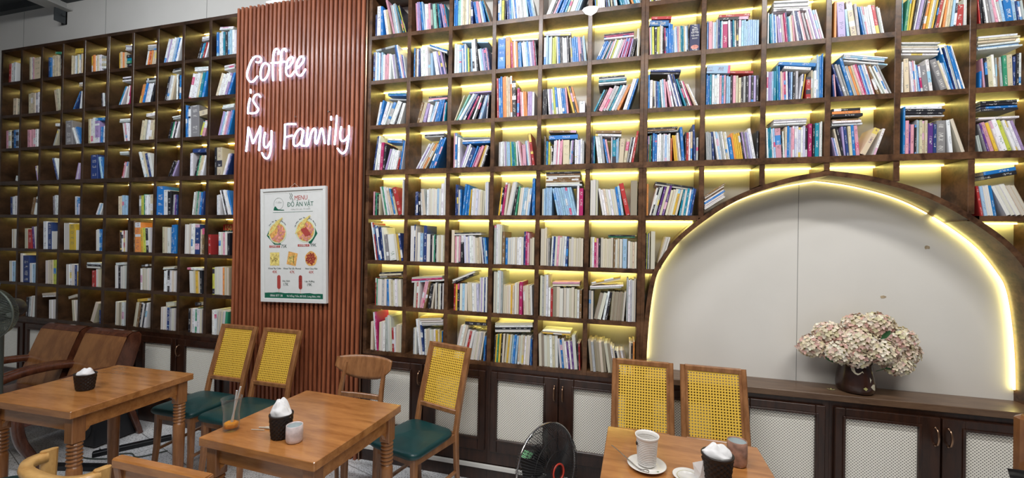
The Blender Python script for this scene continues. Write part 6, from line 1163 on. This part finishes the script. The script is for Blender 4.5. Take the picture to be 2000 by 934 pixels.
mm = MB().add([(0, 0, -.035), (.030, -.005, -.03), (.020, -.006, .045), (-.012, 0, .03), (.012, -.012, 0)], [(0, 1, 4), (1, 2, 4), (2, 3, 4), (3, 0, 4)], 0, Matrix.Translation((b3[0]-.066, b3[1]-.006, b3[2]+.036)))
o = mm.build('loose_napkin', 'tissue'); tag(o, 'white napkin corner tucked beside the right table basket', 'napkin')
def cup(loc, r, h, mat, label, name='ceramic_cup'):
    t = thing(name, label, 'cup', loc)
    MB().lathe([(0, .0), (r*.82, 0), (r*.94, .004), (r, .016), (r, h*.6), (r*.97, h), (r*.92, h+.001), (r*.90, h-.004)], 36).build('body', mat, t)
    MB().lathe([(r*.90, h-.004), (r*.91, h*.5), (r*.85, .012), (0, .009)], 36).build('lining', 'glaze_inside', t)
    return t
cup((-1.243, -1.140, TZ), .0315, .066, 'ceramic_marble', 'small marbled pinkish white cup in front of the middle napkin basket')
cup((.418, -.810, TZ), .0345, .088, 'ceramic_brown', 'brown mottled cup with a pale inside on the right table')
# ribbed mug on its saucer
t = thing('mug', 'ribbed white mug with a dark dot, on the saucer of the right table', 'mug', (.095, -.930, TZ+.0115))
pr = [(0, 0), (.026, 0), (.030, .004)]
for k in range(14): z = .006+k*.0062; pr += [(.0310+.0007*k*.5+.0016, z+.0008), (.0310+.0007*k*.5+.0018, z+.0030), (.0310+.0007*k*.5-.0006, z+.0050)]
pr += [(.0400, .098), (.0425, .106), (.0405, .107), (.0375, .100), (.033, .05), (.029, .008), (0, .006)]
MB().lathe(pr, 40).build('body', 'ceramic', t)
MB().lathe([(0, .001), (.0065, .001), (.0065, .003), (0, .0035)], 14, M=Matrix.Translation((-.0345, -.015, .078)) @ Matrix.Rotation(-PI/2, 4, 'Y') @ Matrix.Rotation(.35, 4, 'X')).build('dot', 'dark_dot', t)
t = thing('saucer', 'white saucer under the ribbed mug', 'saucer', (.095, -.930, TZ))
MB().lathe([(0, 0), (.034, 0), (.040, .003), (.058, .008), (.067, .013), (.068, .0145), (.064, .0145), (.050, .0105), (.038, .0065), (.033, .0085), (0, .0085)], 44).build('plate', 'ceramic', t)
MB().add([(.030, -.045, .0125), (.036, -.049, .0135), (.040, -.043, .0135), (.034, -.040, .0125)], [(0, 1, 2, 3)]).build('leaf_motif', 'leaf', t)
o = MB().sweep(smooth_pts([(-.030, -.862, TZ+.030), (-.005, -.892, TZ+.028), (.035, -.938, TZ+.0195), (.070, -.980, TZ+.0155), (.100, -.990, TZ+.0170)], 5), [(-.0016, -.0010), (.0016, -.0010), (.0016, .0010), (-.0016, .0010)], smooth=True, scales=[1]*14+[1.2, 1.8, 2.6, 3.4, 3.8, 3.4, 2.0][:7]).build('teaspoon', 'steel')
tag(o, 'steel teaspoon resting across the saucer of the ribbed mug', 'spoon')
t = thing('small_dish', 'small round white lid-like dish left of the right table basket', 'dish', (.228, -.965, TZ))
MB().lathe([(0, 0), (.030, 0), (.036, .004), (.047, .010), (.050, .0125), (.0475, .0140), (.037, .0095), (.034, .0075), (.0335, .0105), (.0315, .0105), (.031, .0070), (0, .0065)], 44).build('plate', 'ceramic', t)
MB().tube([(.0345*math.cos(a), .0345*math.sin(a), .0100) for a in [2*PI*k/36 for k in range(36)]], .0008, 5, True).build('rim_line', 'motif_olive', t)
# tumbler of orange drink
gl = (-1.565, -1.135, TZ)
t = thing('drinking_glass', 'flared glass with a little orange drink on the middle table', 'glass', gl)
def gw(a, z, r_): return .0025*math.sin(2*a+z*40)*min(1, z/.03)
MB().lathe([(0, 0), (.027, 0), (.0295, .004), (.0300, .03), (.0315, .07), (.0350, .115), (.0372, .135), (.0360, .1355), (.0335, .114), (.0298, .07), (.0280, .032), (.0275, .012), (0, .010)], 40, fn=gw).build('tumbler', 'drink_glass', t)
MB().lathe([(0, .0108), (.0262, .0130), (.0268, .022), (.0265, .030), (.018, .034), (0, .032)], 32, fn=lambda a, z, r_: gw(a, z, r_)*.8+(.0015*math.sin(9*a) if z > .03 else 0)).build('orange_drink', 'juice', t)
for k, (dx, dy, top) in enumerate((((-.008), -.004, (.040, .018, .175)), ((.004), .006, (.052, .024, .166)))):
    p0 = Vector((gl[0]+dx, gl[1]+dy, gl[2]+.014)); p1 = Vector((gl[0]+top[0], gl[1]+top[1], gl[2]+top[2]))
    p0 = Vector((gl[0]+dx*.4, gl[1]+dy*.4, gl[2]+.018)); p1 = Vector((gl[0]+.034-.004*k, gl[1]+.010-.014*k, gl[2]+.180-.012*k))
    o = MB().tube([p0, p0.lerp(p1, .5), p1], .0035, 8).build('drinking_straw', 'straw_clear'); tag(o, ('longer' if k == 0 else 'shorter')+' clear straw leaning in the flared glass', 'straw', 'straws in the glass')
mm = MB().tube(smooth_pts([(-1.375, -1.090, TZ+.004), (-1.42, -1.083, TZ+.005), (-1.468, -1.090, TZ+.004)], 4), .0045, 7, scales=[1.6]*3+[1.2]*3+[.6]*3).tube([(-1.43, -1.100, TZ+.002), (-1.485, -1.112, TZ+.002)], .0016, 5)
o = mm.build('twisted_tissue', 'string'); tag(o, 'twisted pale scrap of tissue beside the middle napkin basket', 'tissue scrap')

# ------------------------------------------------------------ chair cut off at the right edge
t = thing('leather_chair', 'brown chair back with a black armrest, cut off at the right edge', 'chair', (1.632, -.52, 0))
MB().bbox(-.205, .205, -.035, .03, .42, .915, .03).build('backrest', 'armchair_wood', t)
MB().bbox(-.215, .215, -.42, -.036, .40, .455, .015).build('seat', 'armchair_edge', t)
for sx in (-1, 1):
    for y in (-.38, .0): MB().beam([(sx*.19, y, 0), (sx*.18, y, .40)], .035, .035, upv=(1, 0, 0), c=.005).build('leg', 'armchair_edge', t)
    MB().sweep(smooth_pts([(sx*.212, -.015, .70), (sx*.228, -.12, .735), (sx*.232, -.25, .72), (sx*.228, -.34, .66), (sx*.20, -.36, .45)], 5), [(-.016, -.022), (.016, -.022), (.016, .022), (-.016, .022)], upv=(1, 0, 0)).build('armrest', 'black_plastic', t)
